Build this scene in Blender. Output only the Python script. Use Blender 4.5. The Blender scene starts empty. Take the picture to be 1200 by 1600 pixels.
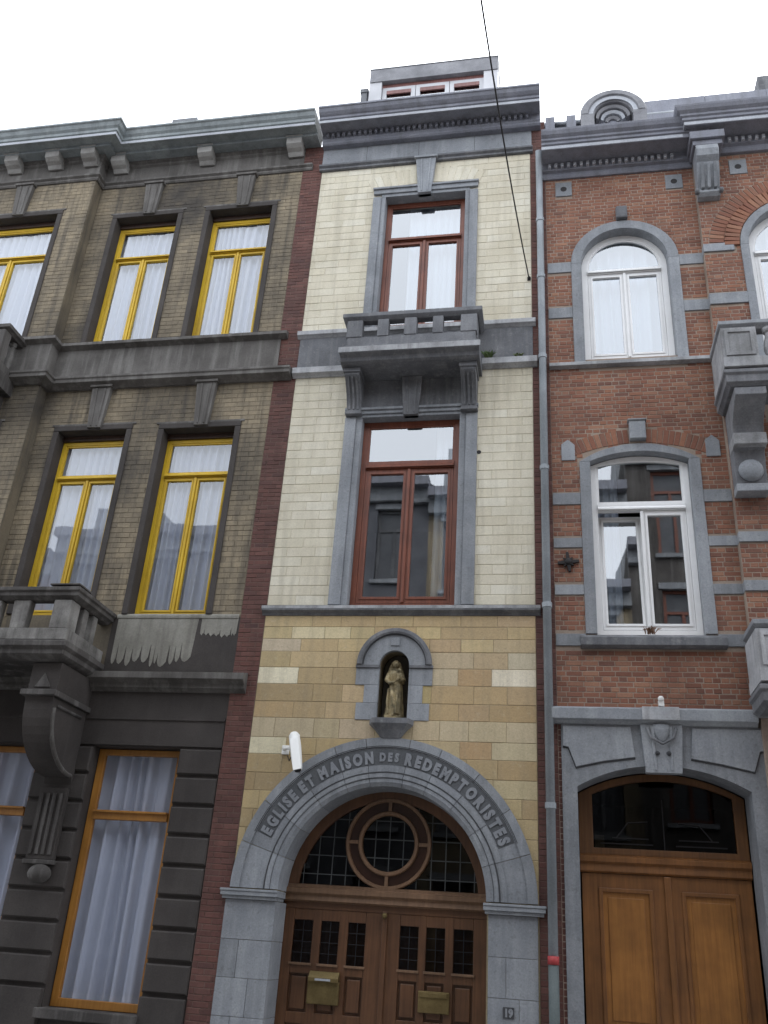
import bpy, bmesh, math, random
from mathutils import Vector, Matrix
random.seed(7)
SC = bpy.context.scene
COL = SC.collection
PI = math.pi

# ------------------------------------------------------------------ camera
PITCH, YAW, ROLL = 0.45319056, -0.20420352, 0.06956823
def cam_basis(p, y, r):
    f = Vector((math.sin(y)*math.cos(p), math.cos(y)*math.cos(p), math.sin(p)))
    ri = Vector((math.cos(y), -math.sin(y), 0)); up = ri.cross(f)
    c, s = math.cos(r), math.sin(r)
    return ri*c+up*s, -ri*s+up*c, f
CR, CU, CF = cam_basis(PITCH, YAW, ROLL)
CAMPOS = Vector((2.2, -12.0, 1.7))
cd = bpy.data.cameras.new('camera'); cam = bpy.data.objects.new('camera', cd); COL.objects.link(cam)
M = Matrix((CR, CU, -CF)).transposed().to_4x4(); M.translation = CAMPOS
cam.matrix_world = M
cd.sensor_fit = 'VERTICAL'; cd.sensor_height = 36.0; cd.lens = 36.0*1400/1600
cd.clip_start = 0.05; cd.clip_end = 2000
SC.camera = cam
def project(p):
    d = Vector(p)-CAMPOS; w = d.dot(CF)
    return 600+1400*d.dot(CR)/w, 800-1400*d.dot(CU)/w, w

# ------------------------------------------------------------------ sky, sun, exposure
W = bpy.data.worlds.new('World'); SC.world = W; W.use_nodes = True
wt = W.node_tree; bg = wt.nodes['Background']
sky = wt.nodes.new('ShaderNodeTexSky'); sky.sky_type = 'NISHITA'; sky.sun_disc = False
SUN_EL, SUN_AZ = math.radians(52), math.radians(35)
sky.sun_elevation = SUN_EL; sky.sun_rotation = SUN_AZ
sky.air_density = 1.0; sky.dust_density = 6.0; sky.ozone_density = 1.0
hs = wt.nodes.new('ShaderNodeHueSaturation'); hs.inputs['Saturation'].default_value = 0.10
wt.links.new(sky.outputs[0], hs.inputs['Color']); 
cl = wt.nodes.new('ShaderNodeMix'); cl.data_type = 'RGBA'; cl.inputs[0].default_value = .75      # even cloud layer over the sky
cl.inputs[7].default_value = (6.3, 6.7, 7.3, 1); wt.links.new(hs.outputs[0], cl.inputs[6]); wt.links.new(cl.outputs[2], bg.inputs[0])
bg.inputs[1].default_value = 0.15
sl = bpy.data.lights.new('sun', 'SUN'); sl.energy = 0.6; sl.angle = math.radians(35); sl.color = (1.0, 0.97, 0.93)
so = bpy.data.objects.new('sun', sl); COL.objects.link(so)
sdir = Vector((math.sin(SUN_AZ)*math.cos(SUN_EL), math.cos(SUN_AZ)*math.cos(SUN_EL), math.sin(SUN_EL)))
so.rotation_euler = sdir.to_track_quat('Z', 'Y').to_euler()
SC.view_settings.view_transform = 'Standard'; SC.view_settings.look = 'None'
SC.view_settings.exposure = 1.52; SC.view_settings.gamma = 1.0
SC.view_settings.use_curve_mapping = False

# ------------------------------------------------------------------ helpers
class MB:
    def __init__(s): s.v = []; s.f = []
    def add(s, vs, fs):
        o = len(s.v); s.v += [tuple(v) for v in vs]; s.f += [tuple(i+o for i in f) for f in fs]; return s
    def box(s, x0, x1, y0, y1, z0, z1):
        vs = [(x0,y0,z0),(x1,y0,z0),(x1,y1,z0),(x0,y1,z0),(x0,y0,z1),(x1,y0,z1),(x1,y1,z1),(x0,y1,z1)]
        return s.add(vs, [(0,1,2,3),(4,5,6,7),(0,1,5,4),(1,2,6,5),(2,3,7,6),(3,0,4,7)])
    def prism(s, pts, y0, y1):                       # polygon in XZ extruded along Y
        n = len(pts); vs = [(x,y0,z) for x,z in pts]+[(x,y1,z) for x,z in pts]
        return s.add(vs, [tuple(range(n)), tuple(range(2*n-1,n-1,-1))]+[(i,(i+1)%n,n+(i+1)%n,n+i) for i in range(n)])
    def prism_x(s, pts, x0, x1):                     # polygon in YZ extruded along X
        n = len(pts); vs = [(x0,y,z) for y,z in pts]+[(x1,y,z) for y,z in pts]
        return s.add(vs, [tuple(range(n)), tuple(range(2*n-1,n-1,-1))]+[(i,(i+1)%n,n+(i+1)%n,n+i) for i in range(n)])
    def sweep(s, path, prof, back=0.04):             # profile (out,z) swept along a plan path, mitred
        prof = [(-back, prof[0][1])]+list(prof)+[(-back, prof[-1][1])]
        n = len(path); rings = []
        for i, p in enumerate(path):
            ns = []
            for a, b in ((i-1,i),(i,i+1)):
                if a < 0 or b >= n: continue
                d = Vector((path[b][0]-path[a][0], path[b][1]-path[a][1])).normalized(); ns.append(Vector((d.y,-d.x)))
            m = ns[0] if len(ns) == 1 else (ns[0]+ns[1])/(1+ns[0].dot(ns[1]))
            rings.append([(p[0]+m.x*o, p[1]+m.y*o, z) for o, z in prof])
        k = len(prof); vs = [v for r in rings for v in r]
        fs = [(i*k+j, i*k+(j+1)%k, (i+1)*k+(j+1)%k, (i+1)*k+j) for i in range(n-1) for j in range(k)]
        fs += [tuple(range(k)), tuple(range((n-1)*k+k-1, (n-1)*k-1, -1))]
        return s.add(vs, fs)
    def arc(s, cx, cz, prof, a0, a1, n):             # closed profile (r,y) swept round an axis along Y
        k = len(prof); vs = []
        full = abs(abs(a1-a0)-2*PI) < 1e-4
        m = n if full else n+1
        for i in range(m):
            a = a0+(a1-a0)*i/n
            vs += [(cx+r*math.cos(a), y, cz+r*math.sin(a)) for r, y in prof]
        fs = []
        for i in range(n):
            i2 = (i+1) % m
            fs += [(i*k+j, i*k+(j+1)%k, i2*k+(j+1)%k, i2*k+j) for j in range(k)]
        if not full: fs += [tuple(range(k)), tuple(range((m-1)*k+k-1,(m-1)*k-1,-1))]
        return s.add(vs, fs)
    def ring(s, cx, cz, r0, r1, a0, a1, y0, y1, n=24):
        return s.arc(cx, cz, [(r0,y0),(r1,y0),(r1,y1),(r0,y1)], a0, a1, n)
    def tube(s, pts, r, n=8, cap=True):
        pts = [Vector(p) for p in pts]; rs = r if isinstance(r, (list,tuple)) else [r]*len(pts)
        vs = []; prev = None
        for i, p in enumerate(pts):
            t = (pts[min(i+1,len(pts)-1)]-pts[max(i-1,0)]).normalized()
            u = t.orthogonal().normalized() if prev is None else (prev-t*prev.dot(t)).normalized()
            prev = u; w = t.cross(u)
            vs += [p+(u*math.cos(2*PI*k/n)+w*math.sin(2*PI*k/n))*rs[i] for k in range(n)]
        fs = [(i*n+k, i*n+(k+1)%n, (i+1)*n+(k+1)%n, (i+1)*n+k) for i in range(len(pts)-1) for k in range(n)]
        if cap: fs += [tuple(range(n)), tuple(range(len(vs)-1, len(vs)-n-1, -1))]
        return s.add(vs, fs)
    def lathe(s, cx, cy, prof, n=16, sy=1.0):
        k = len(prof); vs = []
        for i in range(n):
            a = 2*PI*i/n; vs += [(cx+r*math.cos(a), cy+sy*r*math.sin(a), z) for r, z in prof]
        fs = [(i*k+j, i*k+j+1, ((i+1)%n)*k+j+1, ((i+1)%n)*k+j) for i in range(n) for j in range(k-1)]
        fs += [tuple(i*k for i in range(n)), tuple(i*k+k-1 for i in range(n))]
        return s.add(vs, fs)
    def ball(s, c, r, n=14, m=8):
        rx, ry, rz = r if isinstance(r, (tuple,list)) else (r,r,r)
        vs = [(c[0],c[1],c[2]-rz)]
        for j in range(1, m):
            b = -PI/2+PI*j/m
            vs += [(c[0]+rx*math.cos(b)*math.cos(2*PI*i/n), c[1]+ry*math.cos(b)*math.sin(2*PI*i/n), c[2]+rz*math.sin(b)) for i in range(n)]
        vs.append((c[0],c[1],c[2]+rz)); L = len(vs)-1
        fs = [(0,1+(i+1)%n,1+i) for i in range(n)]
        fs += [(1+j*n+i,1+j*n+(i+1)%n,1+(j+1)*n+(i+1)%n,1+(j+1)*n+i) for j in range(m-2) for i in range(n)]
        fs += [(L,1+(m-2)*n+i,1+(m-2)*n+(i+1)%n) for i in range(n)]
        return s.add(vs, fs)
    def mesh(s, name, mt=None, recalc=True):
        me = bpy.data.meshes.new(name); me.from_pydata(s.v, [], s.f)
        if recalc:
            b = bmesh.new(); b.from_mesh(me); bmesh.ops.recalc_face_normals(b, faces=b.faces[:]); b.to_mesh(me); b.free()
        if mt: me.materials.append(mt)
        return me
    def build(s, name, mt, parent=None, bevel=0, smooth=False, recalc=True):
        return link(name, s.mesh(name, mt, recalc), parent, bevel, smooth)

def link(name, me, parent=None, bevel=0, smooth=False):
    o = bpy.data.objects.new(name, me); COL.objects.link(o); o.parent = parent
    if bevel:
        b = o.modifiers.new('bevel', 'BEVEL'); b.width = bevel; b.segments = 2; b.limit_method = 'ANGLE'; b.angle_limit = math.radians(40)
    if smooth:
        for p in me.polygons: p.use_smooth = True
    return o
def tag(o, label=None, cat=None, group=None, kind=None):
    if label: o['label'] = label
    if cat: o['category'] = cat
    if group: o['group'] = group
    if kind: o['kind'] = kind
    return o
def thing(name, label, cat, group=None):
    o = bpy.data.objects.new(name, None); COL.objects.link(o); return tag(o, label, cat, group)
def box(name, mt, parent, x0, x1, y0, y1, z0, z1, bevel=0.006):
    return MB().box(x0,x1,y0,y1,z0,z1).build(name, mt, parent, bevel)

def plate(name, mt, parent, outer, holes, y0, y1):
    """wall sheet in XZ with holes, front at y0, reveals and edges back to y1"""
    def grow(lp, g=.012):
        cx = (min(p[0] for p in lp)+max(p[0] for p in lp))/2; n = len(lp)
        zlo = min(p[1] for p in lp); zhi = max(p[1] for p in lp); zs = zlo+(zhi-zlo)*.4
        return [(x+(g if x > cx+1e-4 else -g if x < cx-1e-4 else 0), z+(g if z > zs else -g)) for x, z in lp]
    holes = [grow(h) for h in holes]
    bm = bmesh.new(); es = []; loops = [outer]+holes
    for lp in loops:
        vs = [bm.verts.new((x,y0,z)) for x,z in lp]
        es += [bm.edges.new((vs[i], vs[(i+1)%len(vs)])) for i in range(len(vs))]
    bmesh.ops.triangle_fill(bm, use_beauty=True, use_dissolve=False, edges=es)
    for f in bm.faces:
        f.normal_update()
        if f.normal.y > 0: f.normal_flip()
    for lp in loops:
        n = len(lp)
        a = [bm.verts.new((x,y0,z)) for x,z in lp]; b = [bm.verts.new((x,y1,z)) for x,z in lp]
        for i in range(n): bm.faces.new((a[i],a[(i+1)%n],b[(i+1)%n],b[i]))
    me = bpy.data.meshes.new(name); bm.to_mesh(me); bm.free(); me.materials.append(mt)
    return link(name, me, parent)
def rect(x0,x1,z0,z1): return [(x0,z0),(x1,z0),(x1,z1),(x0,z1)]
def arch_poly(x0, x1, z0, zs, rise, n=20):
    """opening with straight jambs to zs and a circular head of the given rise"""
    c = (x0+x1)/2; h = (x1-x0)/2; R = (h*h+rise*rise)/(2*rise); cz = zs+rise-R; a = math.asin(min(1,h/R))
    return [(x0,z0),(x1,z0)]+[(c+R*math.sin(a-2*a*i/n), cz+R*math.cos(a-2*a*i/n)) for i in range(n+1)]

# ------------------------------------------------------------------ materials
def lin(c):
    return tuple(((v/255)/12.92 if v/255 <= .04045 else ((v/255+.055)/1.055)**2.4) for v in c)
def node(nt, t, **k):
    n = nt.nodes.new(t)
    for a, b in k.items(): setattr(n, a, b)
    return n
def mix(nt, fac, a, b, mode='MIX'):
    n = node(nt, 'ShaderNodeMix', data_type='RGBA', blend_type=mode)
    for sock, v in ((n.inputs[0],fac),(n.inputs[6],a),(n.inputs[7],b)):
        if isinstance(v, bpy.types.NodeSocket): nt.links.new(v, sock)
        elif sock == n.inputs[0]: sock.default_value = v
        else: sock.default_value = (*v[:3], 1)
    return n.outputs[2]
def noise(nt, vec, scale, detail=5, rough=.55, mul=None):
    if mul:
        m = node(nt, 'ShaderNodeVectorMath', operation='MULTIPLY'); nt.links.new(vec, m.inputs[0]); m.inputs[1].default_value = mul; vec = m.outputs[0]
    n = node(nt, 'ShaderNodeTexNoise'); nt.links.new(vec, n.inputs['Vector'])
    n.inputs['Scale'].default_value = scale; n.inputs['Detail'].default_value = detail; n.inputs['Roughness'].default_value = rough
    return n.outputs['Fac']
def ramp(nt, fac, lo, hi, a=0., b=1.):
    m = node(nt, 'ShaderNodeMapRange'); nt.links.new(fac, m.inputs[0])
    for i, v in zip((1,2,3,4), (lo,hi,a,b)): m.inputs[i].default_value = v
    return m.outputs[0]
MATS = {}
def material(name, base, base2=None, rough=.8, scale=2.5, grain=.18, bump=.25, dirt=None, dirt_amt=.5, streak=None, streak_amt=.5,
             colors=None, tint=None, spec=.3, metal=0., seed=0., bscale=60, ovar=0., pits=0.):
    m = bpy.data.materials.new(name); m.use_nodes = True; nt = m.node_tree; MATS[name] = m
    bs = nt.nodes['Principled BSDF']; geo = node(nt, 'ShaderNodeNewGeometry')
    off = node(nt, 'ShaderNodeVectorMath', operation='ADD'); nt.links.new(geo.outputs['Position'], off.inputs[0]); off.inputs[1].default_value = (seed, seed*1.7, seed*.6)
    P = off.outputs[0]
    rnd = None
    if tint in ('obj', 'objcolor'):
        oi = node(nt, 'ShaderNodeObjectInfo'); rnd = oi.outputs['Random']
    elif tint == 'island': rnd = geo.outputs['Random Per Island']
    if tint == 'objcolor': c = oi.outputs['Color']
    elif colors:
        cr = node(nt, 'ShaderNodeValToRGB'); e = cr.color_ramp
        while len(e.elements) < len(colors): e.elements.new(.5)
        for i, cc in enumerate(colors): e.elements[i].position = i/(len(colors)-1); e.elements[i].color = (*cc, 1)
        nt.links.new(rnd, cr.inputs[0]); c = cr.outputs[0]
    else:
        n1 = ramp(nt, noise(nt, P, scale), .3, .7); c = mix(nt, n1, base, base2 or base)
    if dirt:
        c = mix(nt, ramp(nt, noise(nt, P, scale*.45, 7, .62), .42, .66, 0, dirt_amt), c, dirt)
    if streak:
        c = mix(nt, ramp(nt, noise(nt, P, 1., 6, .6, (7,7,.55)), .48, .68, 0, streak_amt), c, streak)
    if ovar:
        oi2 = node(nt, 'ShaderNodeObjectInfo'); sc = node(nt, 'ShaderNodeVectorMath', operation='SCALE')
        nt.links.new(c, sc.inputs[0]); nt.links.new(ramp(nt, oi2.outputs['Random'], 0, 1, 1-ovar, 1+ovar*.8), sc.inputs['Scale']); c = sc.outputs[0]
    if pits:
        c = mix(nt, ramp(nt, noise(nt, P, 22, 3, .5), .60, .70, 0, pits), c, (.06,.055,.05))
        c = mix(nt, ramp(nt, noise(nt, P, 9, 6, .75), .56, .66, 0, pits*.8), c, (.46,.46,.45) if not dirt or dirt[0] < .2 else (.75,.70,.58))
    g = ramp(nt, noise(nt, P, 45, 4, .7), .25, .75, 1-grain, 1+grain)
    v = node(nt, 'ShaderNodeVectorMath', operation='SCALE'); nt.links.new(c, v.inputs[0]); nt.links.new(g, v.inputs['Scale'])
    nt.links.new(v.outputs[0], bs.inputs['Base Color'])
    bs.inputs['Roughness'].default_value = rough; bs.inputs['Specular IOR Level'].default_value = spec; bs.inputs['Metallic'].default_value = metal
    if bump:
        b = node(nt, 'ShaderNodeBump'); b.inputs['Strength'].default_value = bump; b.inputs['Distance'].default_value = .01
        nt.links.new(noise(nt, P, bscale, 6, .65), b.inputs['Height']); nt.links.new(b.outputs[0], bs.inputs['Normal'])
    return m
def glass(name, tintc=(.8,.85,.85), mult=3.0, wav=.25, add=.02):
    m = bpy.data.materials.new(name); m.use_nodes = True; nt = m.node_tree
    nt.nodes.remove(nt.nodes['Principled BSDF']); out = nt.nodes['Material Output']
    fr = node(nt, 'ShaderNodeFresnel'); gb = node(nt, 'ShaderNodeNewGeometry')          # a thin pane: the same Fresnel from both sides
    nt.links.new(ramp(nt, gb.outputs['Backfacing'], 0, 1, 1.5, 1/1.5), fr.inputs[0])
    ma = node(nt, 'ShaderNodeMath', operation='MULTIPLY_ADD', use_clamp=True); nt.links.new(fr.outputs[0], ma.inputs[0]); ma.inputs[1].default_value = mult; ma.inputs[2].default_value = add
    tr = node(nt, 'ShaderNodeBsdfTransparent'); tr.inputs[0].default_value = (*tintc, 1)
    gl = node(nt, 'ShaderNodeBsdfGlossy'); gl.inputs['Roughness'].default_value = .015; gl.inputs[0].default_value = (.96,.98,1,1)
    geo = node(nt, 'ShaderNodeNewGeometry')
    b = node(nt, 'ShaderNodeBump'); b.inputs['Strength'].default_value = wav; b.inputs['Distance'].default_value = .01
    nt.links.new(noise(nt, geo.outputs['Position'], 2.2, 2, .4), b.inputs['Height']); nt.links.new(b.outputs[0], gl.inputs['Normal'])
    mx = node(nt, 'ShaderNodeMixShader'); nt.links.new(ma.outputs[0], mx.inputs[0]); nt.links.new(tr.outputs[0], mx.inputs[1]); nt.links.new(gl.outputs[0], mx.inputs[2])
    nt.links.new(mx.outputs[0], out.inputs[0]); return m
def wood(name, c1, c2, rough=.45, sc=(30,30,1.6)):
    m = bpy.data.materials.new(name); m.use_nodes = True; nt = m.node_tree; bs = nt.nodes['Principled BSDF']
    geo = node(nt, 'ShaderNodeNewGeometry')
    n = noise(nt, geo.outputs['Position'], 1., 6, .6, sc); c = mix(nt, ramp(nt, n, .3, .7), c1, c2)
    n2 = ramp(nt, noise(nt, geo.outputs['Position'], 3.), .3, .7, .75, 1.15)
    v = node(nt, 'ShaderNodeVectorMath', operation='SCALE'); nt.links.new(c, v.inputs[0]); nt.links.new(n2, v.inputs['Scale'])
    nt.links.new(v.outputs[0], bs.inputs['Base Color']); bs.inputs['Roughness'].default_value = rough
    b = node(nt, 'ShaderNodeBump'); b.inputs['Strength'].default_value = .15; b.inputs['Distance'].default_value = .005
    nt.links.new(n, b.inputs['Height']); nt.links.new(b.outputs[0], bs.inputs['Normal'])
    return m

CREAMS = [(.61,.56,.44),(.65,.60,.48),(.67,.625,.51),(.63,.585,.46),(.70,.665,.56),(.65,.60,.47)]
REDS = [(.18,.080,.055),(.25,.108,.070),(.29,.136,.084),(.22,.096,.066),(.33,.172,.11),(.165,.08,.060),(.27,.122,.078)]
BROWNS = [(.105,.050,.043),(.14,.062,.050),(.125,.055,.047),(.165,.078,.064),(.095,.047,.043)]
SOOTY = [(.235,.192,.132),(.27,.222,.152),(.215,.178,.126),(.295,.243,.165),(.25,.203,.138)]
M_cream = material('cream_brick', None, colors=CREAMS, tint='obj', grain=.1, dirt=(.44,.39,.28), dirt_amt=.5, streak=(.36,.325,.245), streak_amt=.42, pits=.10, rough=.75)
M_creamjoint = material('cream_mortar', (.50,.455,.35), (.58,.53,.42), rough=.9)
M_red = material('red_brick', None, colors=REDS, tint='obj', dirt=(.12,.06,.045), dirt_amt=.45, rough=.85)
M_red_s = material('red_brick_field', None, colors=REDS, tint='island', dirt=(.12,.06,.045), dirt_amt=.45, rough=.85)
M_redjoint = material('red_mortar', (.28,.22,.175), (.37,.30,.245), rough=.95, dirt=(.15,.11,.09), dirt_amt=.6)
M_brown = material('brown_brick', None, colors=BROWNS, tint='obj', dirt=(.05,.03,.028), dirt_amt=.5, streak=(.06,.035,.03), streak_amt=.4)
M_brown_s = material('brown_brick_field', None, colors=BROWNS, tint='island', dirt=(.05,.03,.028), dirt_amt=.5, streak=(.06,.035,.03), streak_amt=.4)
M_brownjoint = material('brown_mortar', (.12,.075,.064), (.17,.115,.095), rough=.95)
SD = dict(dirt=(.045,.040,.036), dirt_amt=.95, streak=(.06,.053,.046), streak_amt=.7, scale=.9, seed=3.)
M_sooty = material('sooty_yellow_brick', None, colors=SOOTY, tint='obj', **SD)
M_sooty_s = material('sooty_yellow_brick_field', None, colors=SOOTY, tint='island', **SD)
M_sootyjoint = material('sooty_mortar', (.155,.128,.090), (.195,.162,.112), **SD)
M_ashlar = material('sandstone_block', None, tint='objcolor', grain=.14, dirt=(.30,.25,.165), dirt_amt=.30, scale=2.2, streak=(.27,.225,.15), streak_amt=.32, rough=.8, pits=.14, bump=.4)
M_ashjoint = material('sandstone_joint', (.26,.21,.13), (.34,.28,.18), rough=.9)
M_blue = material('bluestone', (.215,.228,.25), (.30,.315,.335), dirt=(.15,.157,.168), dirt_amt=.6, streak=(.37,.385,.405), streak_amt=.45, rough=.7, scale=2, ovar=.14, pits=.22)
M_bluedk = material('weathered_bluestone', (.125,.128,.14), (.195,.20,.213), dirt=(.075,.076,.08), dirt_amt=.75, streak=(.27,.27,.275), streak_amt=.5, rough=.75, scale=2, ovar=.12, pits=.22)
M_bluedk2 = material('grey_render', (.10,.105,.12), (.14,.145,.16), dirt=(.07,.07,.08), dirt_amt=.6)
M_bluelt = material('pale_bluestone_edge', (.36,.37,.39), (.47,.47,.48), dirt=(.17,.17,.17), dirt_amt=.8, rough=.8, scale=3, streak=(.14,.14,.14), streak_amt=.5, pits=.15)
M_field = material('lettering_ground', (.085,.09,.097), (.12,.125,.133))
M_groove = material('groove_dark', (.045,.047,.05), (.07,.07,.075))  # near-black tone for groove lines, frieze joints, buds and number plate
M_soot = material('sooty_stone', (.066,.060,.057), (.10,.092,.086), dirt=(.040,.036,.034), dirt_amt=.8, streak=(.21,.20,.19), streak_amt=.5, rough=.8, scale=1.7)
M_soot2 = material('black_sooty_stone', (.050,.043,.040), (.074,.065,.060), dirt=(.034,.030,.028), dirt_amt=.7, streak=(.072,.065,.061), streak_amt=.35, rough=.8, scale=1.7)
M_sootU = material('weathered_dark_stone', (.105,.097,.090), (.155,.145,.135), dirt=(.06,.055,.05), dirt_amt=.8, streak=(.25,.24,.225), streak_amt=.5, rough=.8, scale=1.7)
M_modil = material('pale_modillion', (.30,.29,.275), (.40,.39,.37), dirt=(.14,.13,.12), dirt_amt=.7, scale=4)
M_sootlt = material('rain_washed_stone', (.20,.19,.18), (.33,.32,.30), dirt=(.06,.055,.05), dirt_amt=.9, streak=(.08,.075,.07), streak_amt=.7, scale=3)
M_pale = material('pale_flaking_render', (.22,.21,.18), (.31,.30,.265), streak=(.13,.12,.105), streak_amt=.6, dirt=(.14,.13,.11), dirt_amt=.4, scale=3)
M_corn = material('grey_painted_cornice', (.20,.207,.245), (.27,.277,.315), dirt=(.13,.133,.155), dirt_amt=.5, streak=(.13,.13,.14), streak_amt=.5, rough=.6)
M_cornlt = material('pale_painted_fillet', (.40,.42,.46), (.50,.52,.55), dirt=(.25,.25,.27), dirt_amt=.5, rough=.6)
M_cornG = material('green_grey_cornice', (.25,.28,.29), (.33,.36,.365), dirt=(.15,.165,.17), dirt_amt=.6, streak=(.13,.14,.14), streak_amt=.5, rough=.6)
M_slate = material('slate', (.075,.08,.09), (.12,.125,.135), rough=.5)
M_zinc = material('zinc', (.30,.32,.35), (.40,.42,.44), rough=.45, dirt=(.2,.21,.23), spec=.5)
M_pipe = material('zinc_downpipe', (.27,.30,.33), (.36,.39,.42), rough=.5, dirt=(.17,.19,.2), dirt_amt=.6, spec=.5, streak=(.2,.22,.23))
M_iron = material('cast_iron_paint', (.09,.11,.11), (.12,.14,.14), rough=.6)
M_black = material('black_iron', (.018,.016,.018), (.03,.028,.028), rough=.6)
M_redtape = material('red_band', (.42,.06,.06), (.35,.05,.055), rough=.5)
M_dormclad = material('dormer_cladding', (.22,.22,.235), (.32,.32,.335), dirt=(.15,.15,.16), dirt_amt=.7, scale=4)
M_dormwhite = material('dull_white_paint', (.52,.52,.54), (.60,.60,.62), rough=.5, dirt=(.36,.36,.37), dirt_amt=.5, grain=.05)
M_white = material('white_paint', (.80,.80,.80), (.84,.84,.84), rough=.4, dirt=(.62,.61,.59), dirt_amt=.35, bump=.05, grain=.03)
M_yellow = material('yellow_paint', (.62,.40,.025), (.70,.47,.04), rough=.4, dirt=(.38,.23,.03), dirt_amt=.5, bump=.08, grain=.05)
M_whiteplast = material('white_plastic', (.78,.78,.76), (.8,.8,.78), rough=.35, bump=0, dirt=(.6,.58,.54), dirt_amt=.4, grain=.02)
M_mahog = wood('mahogany', (.14,.040,.022), (.22,.068,.036))
M_dormwood = wood('dormer_wood', (.17,.07,.06), (.24,.11,.10))
M_door = wood('dark_oak', (.085,.037,.016), (.14,.063,.028))
M_doorlt = wood('brown_oak_mould', (.15,.085,.048), (.22,.128,.074))
M_orange = wood('orange_oak', (.25,.10,.022), (.37,.158,.036))
M_orangedk = wood('brown_orange_oak', (.15,.058,.016), (.24,.10,.028))
M_fanshade = wood('shaded_fan_wood', (.10,.042,.014), (.165,.072,.023))  # darker than the door oak: shade under the arch is painted in
M_headbar = wood('dark_head_wood', (.035,.020,.014), (.06,.032,.022))  # near-black wood tone for the bar in the window heads
M_honey = wood('honey_frame', (.30,.125,.02), (.40,.185,.035))
M_brass = material('tarnished_brass', (.17,.125,.055), (.24,.18,.08), rough=.5, metal=.6, dirt=(.10,.075,.03), dirt_amt=.6, scale=6)
M_ringglass = material('ruby_ring_glass', (.035,.016,.011), (.05,.022,.014), rough=.3)
M_lead = material('lead_came', (.055,.06,.06), (.085,.09,.09), rough=.6)
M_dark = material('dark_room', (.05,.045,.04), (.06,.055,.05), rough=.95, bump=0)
M_statue = material('statue_stone', (.27,.20,.095), (.47,.39,.23), dirt=(.07,.06,.035), dirt_amt=.95, streak=(.09,.075,.04), streak_amt=.9, rough=.55, scale=14)
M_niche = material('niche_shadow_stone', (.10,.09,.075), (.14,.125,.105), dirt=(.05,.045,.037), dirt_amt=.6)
M_weed = material('weed', (.05,.085,.025), (.10,.12,.04), rough=.7)
M_twig = material('dry_twig', (.16,.09,.06), (.22,.14,.09), rough=.9)
M_asphalt = material('asphalt', (.045,.045,.047), (.06,.06,.06), rough=.9)
M_setts = material('granite_setts', (.12,.117,.113), (.17,.166,.16), rough=.85, scale=6)
M_paving = material('paving', (.33,.33,.32), (.42,.41,.40), rough=.9)
M_wire = material('cable', (.02,.02,.022), (.03,.03,.03), rough=.6)
M_glass = glass('window_glass', mult=5.2, wav=.03, add=.06)
M_glassL = glass('old_window_glass', tintc=(.97,.98,.98), mult=2.6, wav=.04)
M_glassD = glass('dark_lead_glass', tintc=(.22,.20,.17), mult=.45, wav=.05, add=0)
M_glassG = glass('street_window_glass', tintc=(.97,.98,1.), mult=1.0, wav=.05, add=0)
def curtain_mat():
    m = bpy.data.materials.new('net_curtain'); m.use_nodes = True; nt = m.node_tree
    nt.nodes.remove(nt.nodes['Principled BSDF'])
    d = node(nt, 'ShaderNodeBsdfDiffuse'); d.inputs[0].default_value = (.48,.51,.60,1)
    t = node(nt, 'ShaderNodeBsdfTransparent'); mx = node(nt, 'ShaderNodeMixShader'); mx.inputs[0].default_value = .93
    nt.links.new(t.outputs[0], mx.inputs[1]); nt.links.new(d.outputs[0], mx.inputs[2]); nt.links.new(mx.outputs[0], nt.nodes['Material Output'].inputs[0])
    return m
M_curtain = curtain_mat()

# ------------------------------------------------------------------ bricks
MESHCACHE = {}
def brick_geo(w, h, d=.06, c=.004):
    a, b = w/2, h/2
    vs = [(-a,d,-b),(a,d,-b),(a,d,b),(-a,d,b),(-a,c,-b),(a,c,-b),(a,c,b),(-a,c,b),(-a+c,0,-b+c),(a-c,0,-b+c),(a-c,0,b-c),(-a+c,0,b-c)]
    fs = []
    for k in (0,4): fs += [(k+i, k+(i+1)%4, k+4+(i+1)%4, k+4+i) for i in range(4)]
    return vs, fs+[(8,9,10,11)]
def brick_obj(parent, name, mt, xa, xb, za, zb, y, d=.06, c=.004, color=None, tilt=.004):
    w, h = round(xb-xa, 3), round(zb-za, 3); key = (name, mt.name, w, h, d, c)
    if key not in MESHCACHE:
        vs, fs = brick_geo(w, h, d, c); MESHCACHE[key] = MB().add(vs, fs).mesh(name, mt)
    o = bpy.data.objects.new(name, MESHCACHE[key]); COL.objects.link(o); o.parent = parent
    o.location = ((xa+xb)/2, y, (za+zb)/2)
    o.rotation_euler = (random.uniform(-tilt,tilt), 0, random.uniform(-tilt,tilt))
    if color: o.color = (*color, 1)
    return o
def courses(x0, x1, z0, z1, ch, bl0, j, excl, off=0., headers=False):
    """running-bond pieces between x0..x1, minus the intervals excl(za,zb)"""
    out = []; n = max(1, round((z1-z0)/ch)); ch = (z1-z0)/n
    for r in range(n):
        za = z0+r*ch; zb = za+ch; iv = [(x0, x1)]
        for e in excl:
            for a, b in e(za, zb):
                nv = []
                for p, q in iv:
                    if b <= p or a >= q: nv.append((p,q)); continue
                    if a > p: nv.append((p,a))
                    if b < q: nv.append((b,q))
                iv = nv
        bl = bl0*.5 if headers and r % 2 else bl0
        ph = off+(r % 2)*bl*.5+random.choice((-.012,0,.012))
        for p, q in iv:
            if q-p < .02: continue
            k = math.floor((p-ph)/bl); x = ph+k*bl
            cuts = [p]
            while x < q:
                if x > p+.035 and x < q-.035: cuts.append(x)
                x += bl
            cuts.append(q)
            for a, b in zip(cuts, cuts[1:]):
                out.append((a+j/2, b-j/2, za+j/2, zb-j/2))
    return out
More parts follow.
